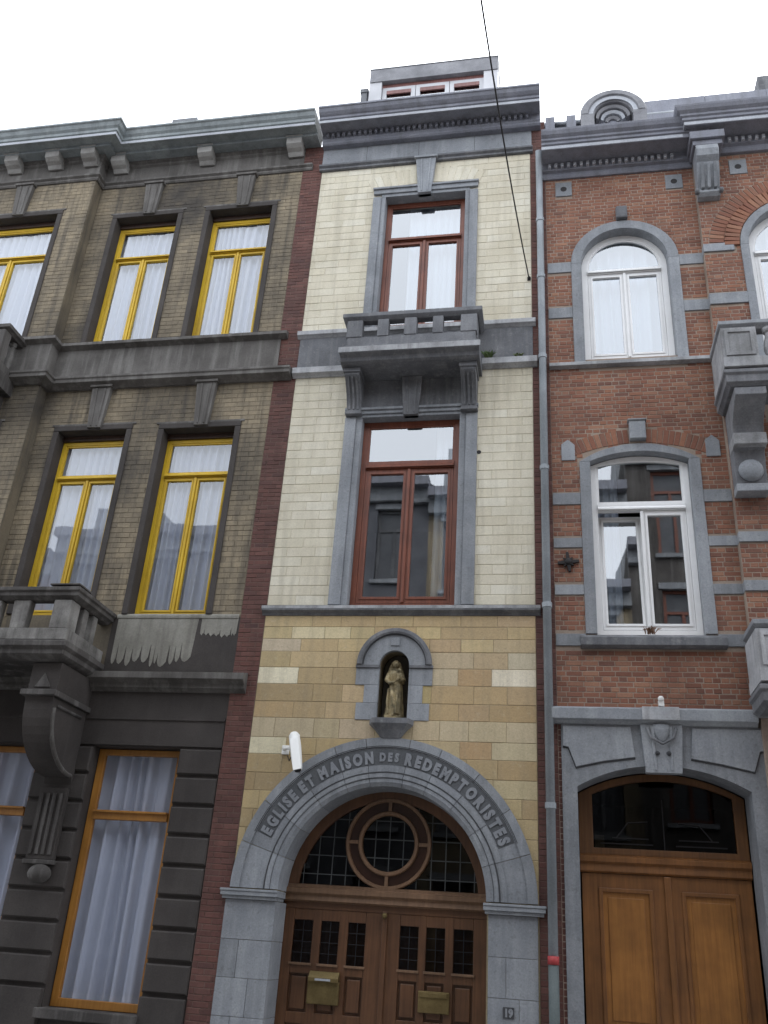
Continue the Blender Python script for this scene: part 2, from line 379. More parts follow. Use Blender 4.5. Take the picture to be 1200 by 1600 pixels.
def xrect(x0,x1,z0,z1): return lambda za,zb: [(x0,x1)] if zb > z0+.005 and za < z1-.005 else []
def xdisc(cx, cz, r, zmin):
    def f(za, zb):
        z = (za+zb)/2
        if zb < zmin or z-cz > r: return []
        h = math.sqrt(max(0, r*r-max(0, z-cz)**2)); return [(cx-h, cx+h)]
    return f
def lay(wall, pieces, mo, ms, y, name='brick', limit=300, jit=.003, d=.05):
    def area(p):
        x, yy, w = project(((p[0]+p[1])/2, y, (p[2]+p[3])/2))
        if not (5 < x < 1195 and 5 < yy < 1595): return 0
        return (p[1]-p[0])*(p[3]-p[2])/w**2
    ps = sorted(pieces, key=area, reverse=True)
    for p in ps[:limit]: brick_obj(wall, name, mo, *p, y+random.uniform(-jit,jit), d=d)
    if len(ps) > limit:
        mb = MB()
        for xa, xb, za, zb in ps[limit:]:
            vs, fs = brick_geo(xb-xa, zb-za, d); dy = y+random.uniform(-jit,jit)
            mb.add([(v[0]+(xa+xb)/2, v[1]+dy, v[2]+(za+zb)/2) for v in vs], fs)
        o = mb.build(name+'_field', ms, wall); o['kind'] = 'stuff'

# ------------------------------------------------------------------ windows
def loop_frame(mb, outer, inner, y0, y1):
    n = len(outer)
    vs = [(x,y0,z) for x,z in outer]+[(x,y0,z) for x,z in inner]+[(x,y1,z) for x,z in outer]+[(x,y1,z) for x,z in inner]
    fs = []
    for i in range(n):
        k = (i+1) % n
        fs += [(i,k,n+k,n+i),(2*n+i,2*n+k,3*n+k,3*n+i),(i,k,2*n+k,2*n+i),(n+i,n+k,3*n+k,3*n+i)]
    return mb.add(vs, fs)
def pane(parent, pts, y, mt, tilt=True):
    mb = MB(); a, b = (random.uniform(-.004,.004) for _ in range(2)) if tilt else (0,0)
    cx = sum(p[0] for p in pts)/len(pts); cz = sum(p[1] for p in pts)/len(pts)
    mb.add([(x, y+a*(x-cx)+b*(z-cz), z) for x,z in pts], [tuple(range(len(pts)))])
    return mb.build('pane', mt, parent, recalc=False)
def casement_mesh(x0, x1, z0, z1, y, cw, dp=.05):
    mb = MB(); loop_frame(mb, rect(x0,x1,z0,z1), rect(x0+cw,x1-cw,z0+cw*1.2,z1-cw), y, y+dp)
    loop_frame(mb, rect(x0+cw*.55,x1-cw*.55,z0+cw*.7,z1-cw*.55), rect(x0+cw,x1-cw,z0+cw*1.2,z1-cw), y-.012, y-.001)
    return mb
def window(parent, x0, x1, z0, z1, y, mt, tz, gl, fw=.06, cw=.07, bar=.09, rise=0., zs=None, tilt_left=0.):
    mb = MB()
    if rise:
        o = arch_poly(x0,x1,z0,zs,rise); i = arch_poly(x0+fw,x1-fw,z0+fw,zs,max(.05, rise-fw))
        top_in = [(x0+fw,tz+bar),(x1-fw,tz+bar)]+i[2:]
    else:
        o = rect(x0,x1,z0,z1); i = rect(x0+fw,x1-fw,z0+fw,z1-fw); top_in = rect(x0+fw,x1-fw,tz+bar,z1-fw)
    loop_frame(mb, o, i, y, y+.08)
    mb.box(x0+fw-.005, x1-fw+.005, y-.02, y+.07, tz, tz+bar)
    mb.prism_x([(y-.02,tz+.03),(y-.05,tz+.01),(y-.05,tz+.035),(y-.02,tz+.07)], x0+fw, x1-fw)
    w = mb.build('window', mt, parent, .004)
    # top light: its own bead
    cxm, czm = (x0+x1)/2, sum(p[1] for p in top_in)/len(top_in)
    ins = [(cxm+(px-cxm)*(1-2*.035/(x1-x0)), czm+(pz-czm)*(1-.035*2/max(.3,(z1-tz)))) for px,pz in top_in]
    loop_frame(MB(), top_in, ins, y+.012, y+.05)
    b = MB(); loop_frame(b, top_in, ins, y+.012, y+.05); b.build('top_light_frame', mt, w)
    pane(w, ins, y+.03, gl)
    xm = (x0+x1)/2
    for side, (a, c) in enumerate(((x0+fw+.004, xm-.002), (xm+.002, x1-fw-.004))):
        m = casement_mesh(a, c, z0+fw+.004, tz-.004, y+.004, cw)
        co = m.build('casement', mt, w, .003)
        p = pane(co, rect(a+cw, c-cw, z0+fw+cw*1.2, tz-.004-cw), y+.03, gl)
        if side == 0 and tilt_left:
            pv = Vector(((a+c)/2, y+.03, z0+fw)); R = Matrix.Translation(pv)@Matrix.Rotation(-tilt_left, 4, 'X')@Matrix.Translation(-pv)
            co.data.transform(R); p.data.transform(R)
    MB().box(xm-.022, xm+.022, y-.022, y+.003, z0+fw+.01, tz-.01).build('meeting_stile', mt, w, .006)
    return w
def curtain(x0, x1, z0, z1, y, label, folds=9, amp=.028, seed=1, gather=0.):
    rr = random.Random(seed); n = folds*8; m = 6; vs = []; wp = rr.uniform(.5,1.6); amp *= rr.uniform(.75,1.25); ph = [rr.uniform(0,6) for _ in range(4)]
    for j in range(m+1):
        t = j/m; z = z0+(z1-z0)*t
        for i in range(n+1):
            u = i/n
            a = amp*(1.5*math.sin(2*PI*folds*u+ph[0]+wp*1.3*math.sin(7*u+ph[2])+.6*math.sin(2*PI*folds*u)+.5*wp*(1-t)*math.sin(11*u))+.5*math.sin(2*PI*folds*.43*u+ph[1]+.4*t))
            vs.append((x0+(x1-x0)*(u+.012*math.sin(9*u+3*t+ph[3])), y+a*(1-.25*t), z+.01*math.sin(40*u) if j == 0 else z))
    fs = [(j*(n+1)+i, j*(n+1)+i+1, (j+1)*(n+1)+i+1, (j+1)*(n+1)+i) for j in range(m) for i in range(n)]
    o = MB().add(vs, fs).build('net_curtain', M_curtain, None, smooth=True, recalc=False)
    return tag(o, label, 'curtain', 'net curtains behind the window panes')

def keystone(parent, mt, cx, zt, zb, wt, wb, y0, y1, name='keystone', cap=.05):
    mb = MB(); mb.add([(cx-wb/2,y1,zb),(cx+wb/2,y1,zb),(cx+wt/2,y0,zt),(cx-wt/2,y0,zt),(cx-wb/2,.05,zb),(cx+wb/2,.05,zb),(cx+wt/2,.05,zt),(cx-wt/2,.05,zt)],
        [(0,1,2,3),(4,5,6,7),(0,1,5,4),(1,2,6,5),(2,3,7,6),(3,0,4,7)])
    for s in (-.22, .22):   # two raised ribs
        mb.add([(cx+s*wb-.016,y1-.012,zb+.03),(cx+s*wb+.016,y1-.012,zb+.03),(cx+s*wt+.02,y0-.012,zt-cap-.02),(cx+s*wt-.02,y0-.012,zt-cap-.02),
                (cx+s*wb-.016,y1+.01,zb+.03),(cx+s*wb+.016,y1+.01,zb+.03),(cx+s*wt+.02,y0+.01,zt-cap-.02),(cx+s*wt-.02,y0+.01,zt-cap-.02)],
               [(0,1,2,3),(0,1,5,4),(1,2,6,5),(2,3,7,6),(3,0,4,7)])
    if cap: mb.box(cx-wt/2-.025, cx+wt/2+.025, y0-.03, .05, zt-cap, zt-.002)
    return mb.build(name, mt, parent, .006)
def surround(parent, mt, x0, x1, z0, z1, w, wt, y=-.05, inner=.35, sill=False):
    """stone frame round an opening x0..x1, z0..z1: each jamb and the head is a stone of its own"""
    k = inner
    for nm, a, b, ai, bi in (('jamb', x0-w, x0-w*k, x0-w*k, x0), ('jamb', x1+w*k, x1+w, x1, x1+w*k)):
        mb = MB(); mb.box(a, b, y, .3, z0, z1+.001); mb.box(ai-.001 if ai == x0-w*k else ai, bi, y+.025, .299, z0, z1+.001)
        mb.build(nm, mt, parent, .008)
    mb = MB(); mb.box(x0-w, x1+w, y-.002, .3, z1+wt*k, z1+wt); mb.box(x0-w*k, x1+w*k, y+.024, .298, z1, z1+wt*k+.001)
    mb.box(x0-w-.012, x1+w+.012, y-.03, .2, z1+wt-.035, z1+wt+.012)
    mb.build('lintel', mt, parent, .008)
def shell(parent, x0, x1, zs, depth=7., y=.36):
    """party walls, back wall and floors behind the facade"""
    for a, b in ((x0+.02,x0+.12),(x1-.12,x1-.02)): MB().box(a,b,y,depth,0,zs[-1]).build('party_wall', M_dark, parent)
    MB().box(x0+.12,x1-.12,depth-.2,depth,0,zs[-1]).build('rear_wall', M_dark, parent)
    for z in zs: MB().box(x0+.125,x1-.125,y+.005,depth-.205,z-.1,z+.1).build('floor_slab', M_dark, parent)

# ================================================================== GROUND
def struct(name, mt, *b):
    o = MB().box(*b).build(name, mt); o['kind'] = 'structure'; return o
struct('ground', M_asphalt, -300, 300, -300, 300, -.30, -.12)
struct('road', M_setts, -120, 120, -11.0, -2.2, -.118, -.002)
struct('pavement', M_paving, -120, 120, -2.0, .4, -.118, .12)
struct('pavement', M_paving, -120, 120, -13.6, -11.2, -.118, .12)
struct('kerb', M_bluelt, -120, 120, -2.195, -2.005, -.118, .118)
struct('kerb', M_bluelt, -120, 120, -11.195, -11.005, -.118, .118)

# ================================================================== CENTRE HOUSE
CEN = thing('narrow_church_house', 'narrow cream brick house with arched church entrance and statue niche in the middle', 'house')
XL, XR = -1.95, 1.97
w3 = (-.655, .81, 11.17, 14.13); w2 = (-.74, .83, 6.155, 9.36)
AZ, AR0, AR1 = 2.30, 1.33, 1.96
door_open = [(-AR0,0.1),(AR0,0.1)]+[(AR0*math.cos(PI*i/32), AZ+AR0*math.sin(PI*i/32)) for i in range(33)]
niche_open = [(-.19,4.52),(.23,4.52)]+[(.02+.21*math.cos(PI*i/16), 5.27+.21*math.sin(PI*i/16)*1.15) for i in range(17)]
# wall sheets: cream upper wall, sandstone lower wall
wallU = plate('upper_wall', M_creamjoint, CEN, rect(XL,XR,6.1,15.6), [rect(*w3), rect(*w2)], -.001, .36)
wallL = plate('lower_wall', M_ashjoint, CEN, rect(XL,XR,0,6.1), [door_open, niche_open], -.003, .36)
ps = courses(XL, XR, 11.14, 14.93, .158, .44, .008, [xrect(w3[0]-.2, w3[1]+.2, 11.1, 14.33)], off=.1)
ps += courses(XL, XR, 6.16, 10.2, .158, .44, .008, [xrect(-1.0, 1.05, 6.1, 9.5), xrect(-1.0, 1.1, 9.35, 10.3)], off=.25)
for sx in (-1, 1):
    for i in range(7):
        a = sx*math.radians(5.6+i*3.05); R0 = 2.38
        o = brick_obj(wallU, 'arch_brick', M_cream, -.057, .057, -.20, .20, -.009, d=.03)
        o.location = (.065+R0*math.sin(a), -.0095-.0002*i, 12.28+R0*math.cos(a)-.02); o.rotation_euler = (0, a, 0)
lay(wallU, ps, M_cream, M_cream, -.006, limit=400, jit=.002)
# --- sandstone ashlar: measured joints and tones
K = 1.22
def T(*c):
    l = lin(c); g = sum(l)/3
    av = lin((180,160,120))
    return tuple(min(.85, ((v*.78+g*.22)*.78+a*.22)*K) for v, a in zip(l, av))
rowz = [6.0,5.83,5.65,5.46,5.225,4.985,4.735,4.505,4.235,4.005,3.755,3.52,3.28,3.04,2.80,2.56,2.30]
rows = [
 [(-1.23,(188,163,113)),(-.80,(184,156,106)),(-.3,(182,153,104)),(.25,(184,158,108)),(.93,(180,152,104)),(1.44,(176,148,104)),(9,(182,152,112))],
 [(-1.52,(182,162,112)),(-1.03,(206,192,150)),(-.65,(204,188,142)),(-.3,(186,166,114)),(.3,(180,150,100)),(.65,(192,168,112)),(1.58,(174,146,100)),(9,(182,156,106))],
 [(-1.37,(182,166,142)),(-.82,(176,150,104)),(0,(187,162,110)),(.5,(174,146,100)),(.94,(176,146,106)),(1.39,(192,168,116)),(9,(179,156,116))],
 [(-1.50,(166,145,100)),(-.80,(181,156,110)),(0,(176,150,104)),(1.12,(178,158,126)),(1.59,(178,152,114)),(9,(186,176,150))],
 [(-1.36,(216,209,180)),(-.86,(166,141,96)),(0,(156,132,90)),(.91,(182,166,136)),(1.37,(170,134,88)),(9,(222,213,190))],
 [(-1.12,(150,126,85)),(-.70,(156,131,86)),(0,(186,156,112)),(.55,(166,146,86)),(1.13,(170,141,95)),(1.58,(172,142,95)),(9,(168,140,100))],
 [(-1.38,(166,136,90)),(-.92,(161,134,90)),(0,(179,150,105)),(.93,(170,141,95)),(1.34,(165,135,95)),(9,(160,131,86))],
 [(-1.62,(176,161,131)),(-1.06,(171,156,126)),(-.70,(166,151,116)),(-.2,(173,153,126)),(.31,(172,155,120)),(.68,(186,166,131)),(1.07,(179,163,131)),(1.57,(177,161,126)),(9,(179,163,131))],
 [(-1.43,(208,201,168)),(-1.0,(160,136,86)),(0,(162,138,90)),(.96,(171,151,111)),(1.38,(166,130,85)),(9,(179,166,131))],
 [(-1.46,(156,131,86)),(0,(150,125,80)),(1.05,(160,136,91)),(1.46,(161,136,91)),(9,(158,130,86))],
 [(-1.81,(142,116,76)),(0,(146,121,80)),(1.4,(170,152,112)),(9,(176,161,121))],
 [(-1.72,(172,148,96)),(0,(176,152,98)),(1.53,(165,145,100)),(1.77,(166,146,101)),(9,(155,130,90))],
 [(-1.78,(150,126,82)),(0,(160,134,88)),(1.7,(172,150,108)),(9,(170,148,104))],
 [(-1.85,(170,146,98)),(0,(164,140,92)),(1.78,(160,136,92)),(9,(172,150,106))],
 [(0,(166,142,94)),(1.86,(158,134,90)),(9,(168,146,100))],
 [(0,(160,136,90)),(9,(168,142,96))]]
for r, row in enumerate(rows):
    zt, zb = rowz[r], rowz[r+1]; zm = (zt+zb)/2; x = XL
    ex = []
    if zm < AZ+1.62: h = math.sqrt(max(0, 1.66**2-(zm-AZ)**2)); ex.append((-h, h))
    if 4.5 < zm < 5.25: ex.append((-.33, .35))
    elif zm < 5.7 and zm > 5.2: ex.append((-.36, .38))
    for xe, c in row:
        xe = min(xe, XR); segs = [(x, xe)]
        for a, b in ex:
            segs = [s for p, q in segs for s in ((p, min(q,a)), (max(p,b), q)) if s[1]-s[0] > .03]
        for a, b in segs:
            brick_obj(wallL, 'sandstone_block', M_ashlar, a+.0025, b-.0025, zb+.0025, zt-.0025, -.008+random.uniform(-.002,.002), d=.05, c=.005, color=T(*c))
        x = xe
# --- brown brick piers on both sides
PIER = box('brick_pier', M_brownjoint, CEN, -2.335, XL-.002, -.007, .36, 0, 15.62, 0)
lay(PIER, courses(-2.335, XL-.004, .12, 15.6, .072, .215, .009, []), M_brown, M_brown_s, -.012, limit=300)
PIER2 = box('brick_pier', M_brownjoint, CEN, XR+.002, 2.240, .001, .36, 0, 15.72, 0)
lay(PIER2, courses(XR+.004, 2.240, .12, 15.70, .072, .215, .009, [], off=.03), M_brown, M_brown_s, -.004, limit=300)
# --- cornice, frieze
def dentils(parent, mt, x0, x1, y0, y1, z0, z1, w, pitch):
    n = int((x1-x0)/pitch); me = MB().box(0,w,y0,y1,z0,z1).mesh('dentil', mt)
    for i in range(n):
        o = link('dentil', me, parent); o.location.x = x0+(i+.2)*pitch
cor = MB().sweep([(-1.97,0),(2.17,0)], [(.12,15.50),(.15,15.53),(.15,15.57),(.17,15.60),(.17,15.735),(.44,15.75),(.455,15.70),(.475,15.70),(.475,15.775),(.50,15.79),(.50,15.84),(.53,15.86),(.57,15.90),(.60,15.96),(.62,15.97),(.62,16.01),(.0,16.05)]).build('cornice', M_corn, CEN, .004)
dentils(cor, M_corn, -1.9, 2.05, -.235, -.165, 15.63, 15.71, .052, .105)
MB().box(-1.97,2.17,-.482,-.476,15.705,15.765).build('cornice_fillet', M_cornlt, cor)
MB().sweep([(-1.96,0),(2.0,0)], [(.02,15.02),(.02,15.50)]).build('frieze', M_blue, CEN)
MB().sweep([(-1.99,0),(2.02,0)], [(.04,14.92),(.06,14.93),(.06,14.97),(.10,15.00),(.10,15.04),(.03,15.06)]).build('architrave', M_bluedk, CEN, .004)
for x in (-1.1, -.1, .95): box('frieze_joint', M_groove, CEN, x, x+.006, -.0225, 0, 15.07, 15.49, 0)
# --- top window
surround(CEN, M_blue, *w3, .23, .2)
keystone(CEN, M_blue, .065, 15.0, 14.13, .38, .24, -.11, -.075)
window(CEN, w3[0]+.002, w3[1]-.002, w3[2], w3[3]-.002, .17, M_mahog, 13.2, M_glass, fw=.07, cw=.075)
# --- string courses and panels between the two storeys
MB().sweep([(-2.0,0),(2.03,0)], [(.02,11.0),(.05,11.03),(.08,11.05),(.08,11.13),(.0,11.16)]).build('string_course', M_bluelt, CEN, .005)
MB().sweep([(-1.95,0),(1.98,0)], [(.02,10.39),(.02,11.0)]).build('parapet_panel', M_bluedk, CEN)
MB().sweep([(-2.0,0),(2.05,0)], [(.03,10.19),(.05,10.21),(.11,10.24),(.11,10.35),(.02,10.39)]).build('string_course', M_bluelt, CEN, .005)
# --- balcony
BAL = MB().sweep([(-1.05,-.02),(1.17,-.02)], [(.5,10.06),(.55,10.08),(.58,10.14),(.66,10.17),(.66,10.29),(.60,10.32)]).build('balcony', M_bluedk, CEN, .006)
MB().box(-1.07,1.19,-.69,-.682,10.18,10.28).build('slab_edge', M_bluelt, BAL)
MB().box(-1.0,1.12,-.57,-.05,10.322,10.40).box(-.98,1.10,-.55,-.44,10.40,10.56).build('balcony_plinth', M_bluedk, BAL, .006)
for a, b in ((-1.0,-.74),(-.49,-.31),(-.05,.15),(.41,.58),(.86,1.12)):
    MB().box(a,b,-.56,-.42,10.562,10.90).build('baluster', M_bluedk, BAL, .012)
for xs in (-1.0, .98):
    for yb in (-.30,): MB().box(xs,xs+.14,yb-.08,yb+.08,10.402,10.90).build('baluster', M_bluedk, BAL, .012)
MB().box(-.98,1.10,-.43,-.37,10.401,10.47).build('balcony_kerb', M_soot, BAL)
MB().sweep([(-1.0,-.02),(-1.0,-.5),(1.12,-.5),(1.12,-.02)], [(.02,10.902),(.05,10.93),(.08,10.96),(.08,11.03),(.03,11.05)], back=.10).build('handrail', M_bluedk, BAL, .006)
def console(parent, x0, x1, zt, zb, out_t, out_b, mt, flutes=3, name='console'):
    pts = [(.05,zb),(-out_b,zb),(-out_b-.02,zb+.05)]; n = 8
    for i in range(n+1):
        t = i/n; pts.append((-(out_b+(out_t-out_b)*(t**1.8)), zb+.07+(zt-zb-.2)*t))
    pts += [(-out_t-.02,zt-.11),(-out_t-.02,zt),(.05,zt)]
    mb = MB(); mb.prism_x(pts, x0, x1)
    mb.box(x0-.02,x1+.02,-out_t-.05,.04,zt-.08,zt-.001); mb.box(x0-.015,x1+.015,-out_b-.03,.04,zb-.02,zb+.03)
    c = mb.build(name, mt, parent, .006)
    w = (x1-x0)/(flutes*2+1)
    for k in range(flutes):
        xa = x0+w*(2*k+1); rib = MB(); a = []
        for i in range(n+1):
            t = i/n; a.append((-(out_b+(out_t-out_b)*(t**1.8))-.018, zb+.07+(zt-zb-.22)*t))
        vs = [(xx,y+dy,z) for (y,z) in a for xx in (xa,xa+w) for dy in (0,.05)]
        fs = [(i*4,i*4+2,i*4+6,i*4+4) for i in range(n)]+[(i*4,i*4+4,i*4+5,i*4+1) for i in range(n)]+[(i*4+2,i*4+3,i*4+7,i*4+6) for i in range(n)]
        fs += [(0,1,3,2),(n*4,n*4+2,n*4+3,n*4+1)]
        rib.add(vs, fs).build('rib', mt, c)
    return c
console(CEN, -1.0, -.76, 10.055, 9.40, .40, .10, M_bluedk)
console(CEN, .86, 1.10, 10.055, 9.40, .40, .10, M_bluedk)
MB().box(-1.0,1.1,-.012,.2,9.56,10.2).build('frieze_panel', M_bluedk, CEN)
keystone(CEN, M_bluedk, .05, 10.05, 9.36, .34, .24, -.13, -.08, cap=0)
MB().arc(1.14, 8.66, [(.0,-.009),(.035,-.009),(.035,.02),(.0,.02)], 0, 2*PI, 10).build('vent_hole', M_black, CEN)
# --- first-floor window
surround(CEN, M_blue, *w2, .28, .15)
window(CEN, w2[0]+.002, w2[1]-.002, w2[2], w2[3]-.002, .14, M_mahog, 8.49, M_glass, fw=.085, cw=.085, bar=.12)
MB().sweep([(-2.0,0),(2.04,0)], [(.02,6.0),(.03,6.03),(.09,6.06),(.09,6.13),(.0,6.16)]).build('sill_course', M_bluedk, CEN, .005)
MB().box(-2.0,2.04,-.094,-.0902,6.085,6.13).build('sill_edge', M_bluelt, CEN)
# --- niche
NI = MB().arc(.015, 5.27, [(.21,-.02),(.44,-.02),(.44,.05),(.21,.05)], 0, PI, 28).build('niche_arch', M_blue, CEN, .004)
MB().arc(.015, 5.27, [(.442,-.02),(.45,-.05),(.48,-.065),(.53,-.06),(.54,.05),(.442,.05)], 0, PI, 28).build('niche_hood', M_bluedk, NI, .004)
MB().arc(.015, 5.27, [(.438,-.0225),(.45,-.0525),(.455,-.0525),(.455,-.03),(.445,-.0)], .0, PI, 28).build('niche_groove', M_groove, NI)
for s in (-1, 1):
    c = .02
    xi = c+s*.21
    for z0, z1, w in ((4.985,5.222,.54),(4.735,4.983,.41),(4.50,4.733,.51)):
        a, b = sorted((xi, c+s*w)); box('niche_quoin', M_blue, CEN, a, b, -.022, .05, z0, z1, .004)
    a, b = sorted((xi, c+s*.545)); box('niche_impost', M_bluedk, CEN, a, b, -.045, .05, 5.224, 5.268, .006)
box('niche_emblem', M_blue, CEN, -.05, .08, -.035, .0, 5.545, 5.665, .01)
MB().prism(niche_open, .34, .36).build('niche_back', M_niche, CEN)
MB().add([(-.28,-.02,4.50),(-.22,-.17,4.50),(.27,-.17,4.50),(.33,-.02,4.50),(-.28,-.02,4.43),(-.22,-.17,4.43),(.27,-.17,4.43),(.33,-.02,4.43),
          (-.20,-.02,4.36),(-.16,-.12,4.36),(.21,-.12,4.36),(.25,-.02,4.36),(-.11,-.02,4.25),(-.09,-.06,4.25),(.14,-.06,4.25),(.16,-.02,4.25)],
   [(0,1,2,3),(0,1,5,4),(1,2,6,5),(2,3,7,6),(4,5,9,8),(5,6,10,9),(6,7,11,10),(8,9,13,12),(9,10,14,13),(10,11,15,14),(12,13,14,15),(0,4,8,12,15,11,7,3)]).build('niche_ledge', M_bluedk, CEN, .005)
MB().box(-.19,.23,.02,.34,4.50,4.53).build('niche_floor', M_bluedk, CEN)
# --- doorway arch, seven voussoirs a side with their joints, lettered band
arc_joints = [0, 17, 34, 51, 68, 81, 99, 112, 129, 146, 163, 180]
for a, b in zip(arc_joints, arc_joints[1:]):
    MB().arc(0, AZ, [(AR0,-.01),(AR0+.05,-.04),(AR0+.10,-.04),(AR0+.11,-.055),(AR0+.16,-.055),(AR0+.175,-.04),(1.585,-.04),(1.585,-.028),(1.835,-.028),(1.835,-.045),(AR1,-.045),(AR1,.06),(AR0,.46)],
             math.radians(a+.12), math.radians(b-.12), max(2, int((b-a)/3))).build('voussoir', M_blue, CEN)
MB().arc(0, AZ, [(1.828,-.03),(1.842,-.0465),(1.852,-.0465),(1.852,-.03)], math.radians(22), math.radians(158), 44).build('arch_groove', M_groove, CEN)
MB().arc(0, AZ, [(AR0+.165,-.058),(AR0+.18,-.058),(AR0+.18,-.03),(AR0+.165,-.03)], 0, PI, 48).build('arch_groove', M_groove, CEN)
MB().arc(0, AZ, [(AR0+.095,-.0425),(AR0+.108,-.0425),(AR0+.108,-.03),(AR0+.095,-.03)], 0, PI, 48).build('arch_groove', M_groove, CEN)
MB().arc(0, AZ, [(1.60,-.0292),(1.82,-.0292),(1.82,-.02),(1.60,-.02)], math.radians(22.5), math.radians(157.5), 48).build('lettering_field', M_field, CEN)
def letter_mesh(ch, size, ext):
    cu = bpy.data.curves.new('letter', 'FONT'); cu.body = ch; cu.size = size; cu.extrude = ext; cu.offset = .013*size/.2; cu.align_x = 'CENTER'; cu.resolution_u = 3
    o = bpy.data.objects.new('tmp', cu); COL.objects.link(o)
    dg = bpy.context.evaluated_depsgraph_get(); me = bpy.data.meshes.new_from_object(o.evaluated_get(dg))
    xs = [v.co.x for v in me.vertices]; bpy.data.objects.remove(o); me.name = 'letter'; me.materials.clear(); me.materials.append(M_bluelt2)
    return me, (max(xs)-min(xs) if xs else .1), ((max(xs)+min(xs))/2 if xs else 0)
M_bluelt2 = material('letter_stone', (.20,.21,.23), (.27,.28,.30), dirt=(.18,.19,.20), dirt_amt=.4, rough=.75, scale=5)
txt = [(c, .20) for c in 'EGLISE'] + [(' ',0)] + [(c, .20) for c in 'ET'] + [(' ',0)] + [(c, .20) for c in 'MAISON'] + [(' ',0)] + [(c, .145) for c in 'DES'] + [(' ',0)] + [(c, .20) for c in 'REDEMPTORISTES']
lm = [(c, s, *(letter_mesh(c, s, .008) if c != ' ' else (None, .03, 0))) for c, s in txt]
gap = .036; tot = sum(l[3] for l in lm)+gap*(len(lm)-1); span = math.radians(156.8-23.2)*1.62
kx = span/tot; pos = 0
for c, s, me, w, cx0 in lm:
    a = math.radians(156.8)-(pos+w/2)*kx/1.62; pos += w+gap
    if me is None: continue
    o = link('letter', me, CEN); r = 1.632 if s > .15 else 1.652
    o.matrix_world = Matrix.Translation((r*math.cos(a), -.034, AZ+r*math.sin(a)))@Matrix.Rotation(-(a-PI/2), 4, 'Y')@Matrix.Rotation(PI/2, 4, 'X')@Matrix.Diagonal((min(kx,1.25),1,1,1))@Matrix.Translation((-cx0,0,0))
# imposts, jamb stones
for s in (-1, 1):
    a, b = (-2.06,-1.30) if s < 0 else (1.30,2.05)
    MB().box(a,b,-.09,.3,2.205,2.255).box(a+.02,b-.02,-.065,.3,2.165,2.204).box(a-.01 if s<0 else a,b if s<0 else b+.01,-.10,.3,2.256,2.285).build('impost', M_blue, CEN, .005)
    zs = [.1,.43,.85,1.27,1.70,2.163]
    for k, (z0, z1) in enumerate(zip(zs, zs[1:])):
        xa, xb = (-2.0,-1.33) if s < 0 else (1.36,1.955)
        cut = xa+(xb-xa)*(.36 if k % 2 else .62)
        if k == 4: box('jamb_stone', M_blue, CEN, xa, xb, -.025, .48, z0+.002, z1-.002, .004)
        else:
            for p, q in ((xa,cut),(cut,xb)): box('jamb_stone', M_blue, CEN, p+.002, q-.002, -.025+random.uniform(-.002,.002), .48, z0+.002, z1-.002, .004)
# house number plate on the right jamb
NP = box('number_plate', M_groove, CEN, 1.54, 1.67, -.036, -.024, 1.07, 1.185, .003)
for ch, dx in (('1',-.026),('9',.026)):
    me, w, cx0 = letter_mesh(ch, .11, .002); o = link('numeral', me, NP)
    o.matrix_world = Matrix.Translation((1.605+dx-cx0*.9, -.038, 1.09))@Matrix.Rotation(PI/2, 4, 'X')@Matrix.Diagonal((.9,1,1,1))
# --- fanlight
YD = .50
FAN = MB().arc(0, AZ, [(1.20,YD-.03),(AR0+.02,YD-.03),(AR0+.02,YD+.06),(1.20,YD+.06)], 0, PI, 40).build('fanlight', M_door, CEN, .004)
MB().sweep([(-1.36,YD),(1.36,YD)], [(.03,2.20),(.06,2.22),(.05,2.28),(.09,2.31),(.09,2.36),(.05,2.38),(.05,2.41),(.0,2.42)]).build('transom_beam', M_doorlt, FAN)
RC = (-.01, 2.97)
MB().arc(*RC, [(.53,YD-.03),(.54,YD-.045),(.57,YD-.045),(.58,YD-.03),(.58,YD+.03),(.53,YD+.03)], 0, 2*PI, 44).build('outer_ring', M_doorlt, FAN)
MB().arc(*RC, [(.355,YD-.03),(.365,YD-.045),(.40,YD-.045),(.41,YD-.03),(.41,YD+.03),(.355,YD+.03)], 0, 2*PI, 36).build('inner_ring', M_doorlt, FAN)
for a in (0, PI/2, PI, 3*PI/2):
    dx, dz = math.cos(a), math.sin(a); r = .47
    hx, hz = (.062,.022) if abs(dx) > .5 else (.022,.062)
    MB().box(RC[0]+dx*r-hx,RC[0]+dx*r+hx,YD-.035,YD+.02,RC[1]+dz*r-hz,RC[1]+dz*r+hz).build('spoke', M_doorlt, FAN)
MB().arc(*RC, [(.41,YD+.0),(.53,YD+.0),(.53,YD+.01),(.41,YD+.01)], 0, 2*PI, 36).build('ring_panel', M_ringglass, FAN)
pane(FAN, [(1.2*math.cos(PI*i/24), AZ+.1+1.2*math.sin(PI*i/24)*.93) for i in range(25)], YD+.02, M_glassD)
for k in range(-6, 7):
    x = k*.19; zt = AZ+math.sqrt(max(0,1.2**2-x*x))
    if zt < 2.5: continue
    if abs(x-RC[0]) < .345: spans = [(RC[1]-math.sqrt(.345**2-(x-RC[0])**2), RC[1]+math.sqrt(.345**2-(x-RC[0])**2))]
    elif abs(x-RC[0]) < .575: h = math.sqrt(.575**2-(x-RC[0])**2); spans = [(2.42,RC[1]-h),(RC[1]+h,zt)]
    else: spans = [(2.42, zt)]
    for a, b in spans:
        if b-a > .04: MB().box(x-.006,x+.006,YD+.008,YD+.019,a,b).build('lead_came', M_lead, FAN)
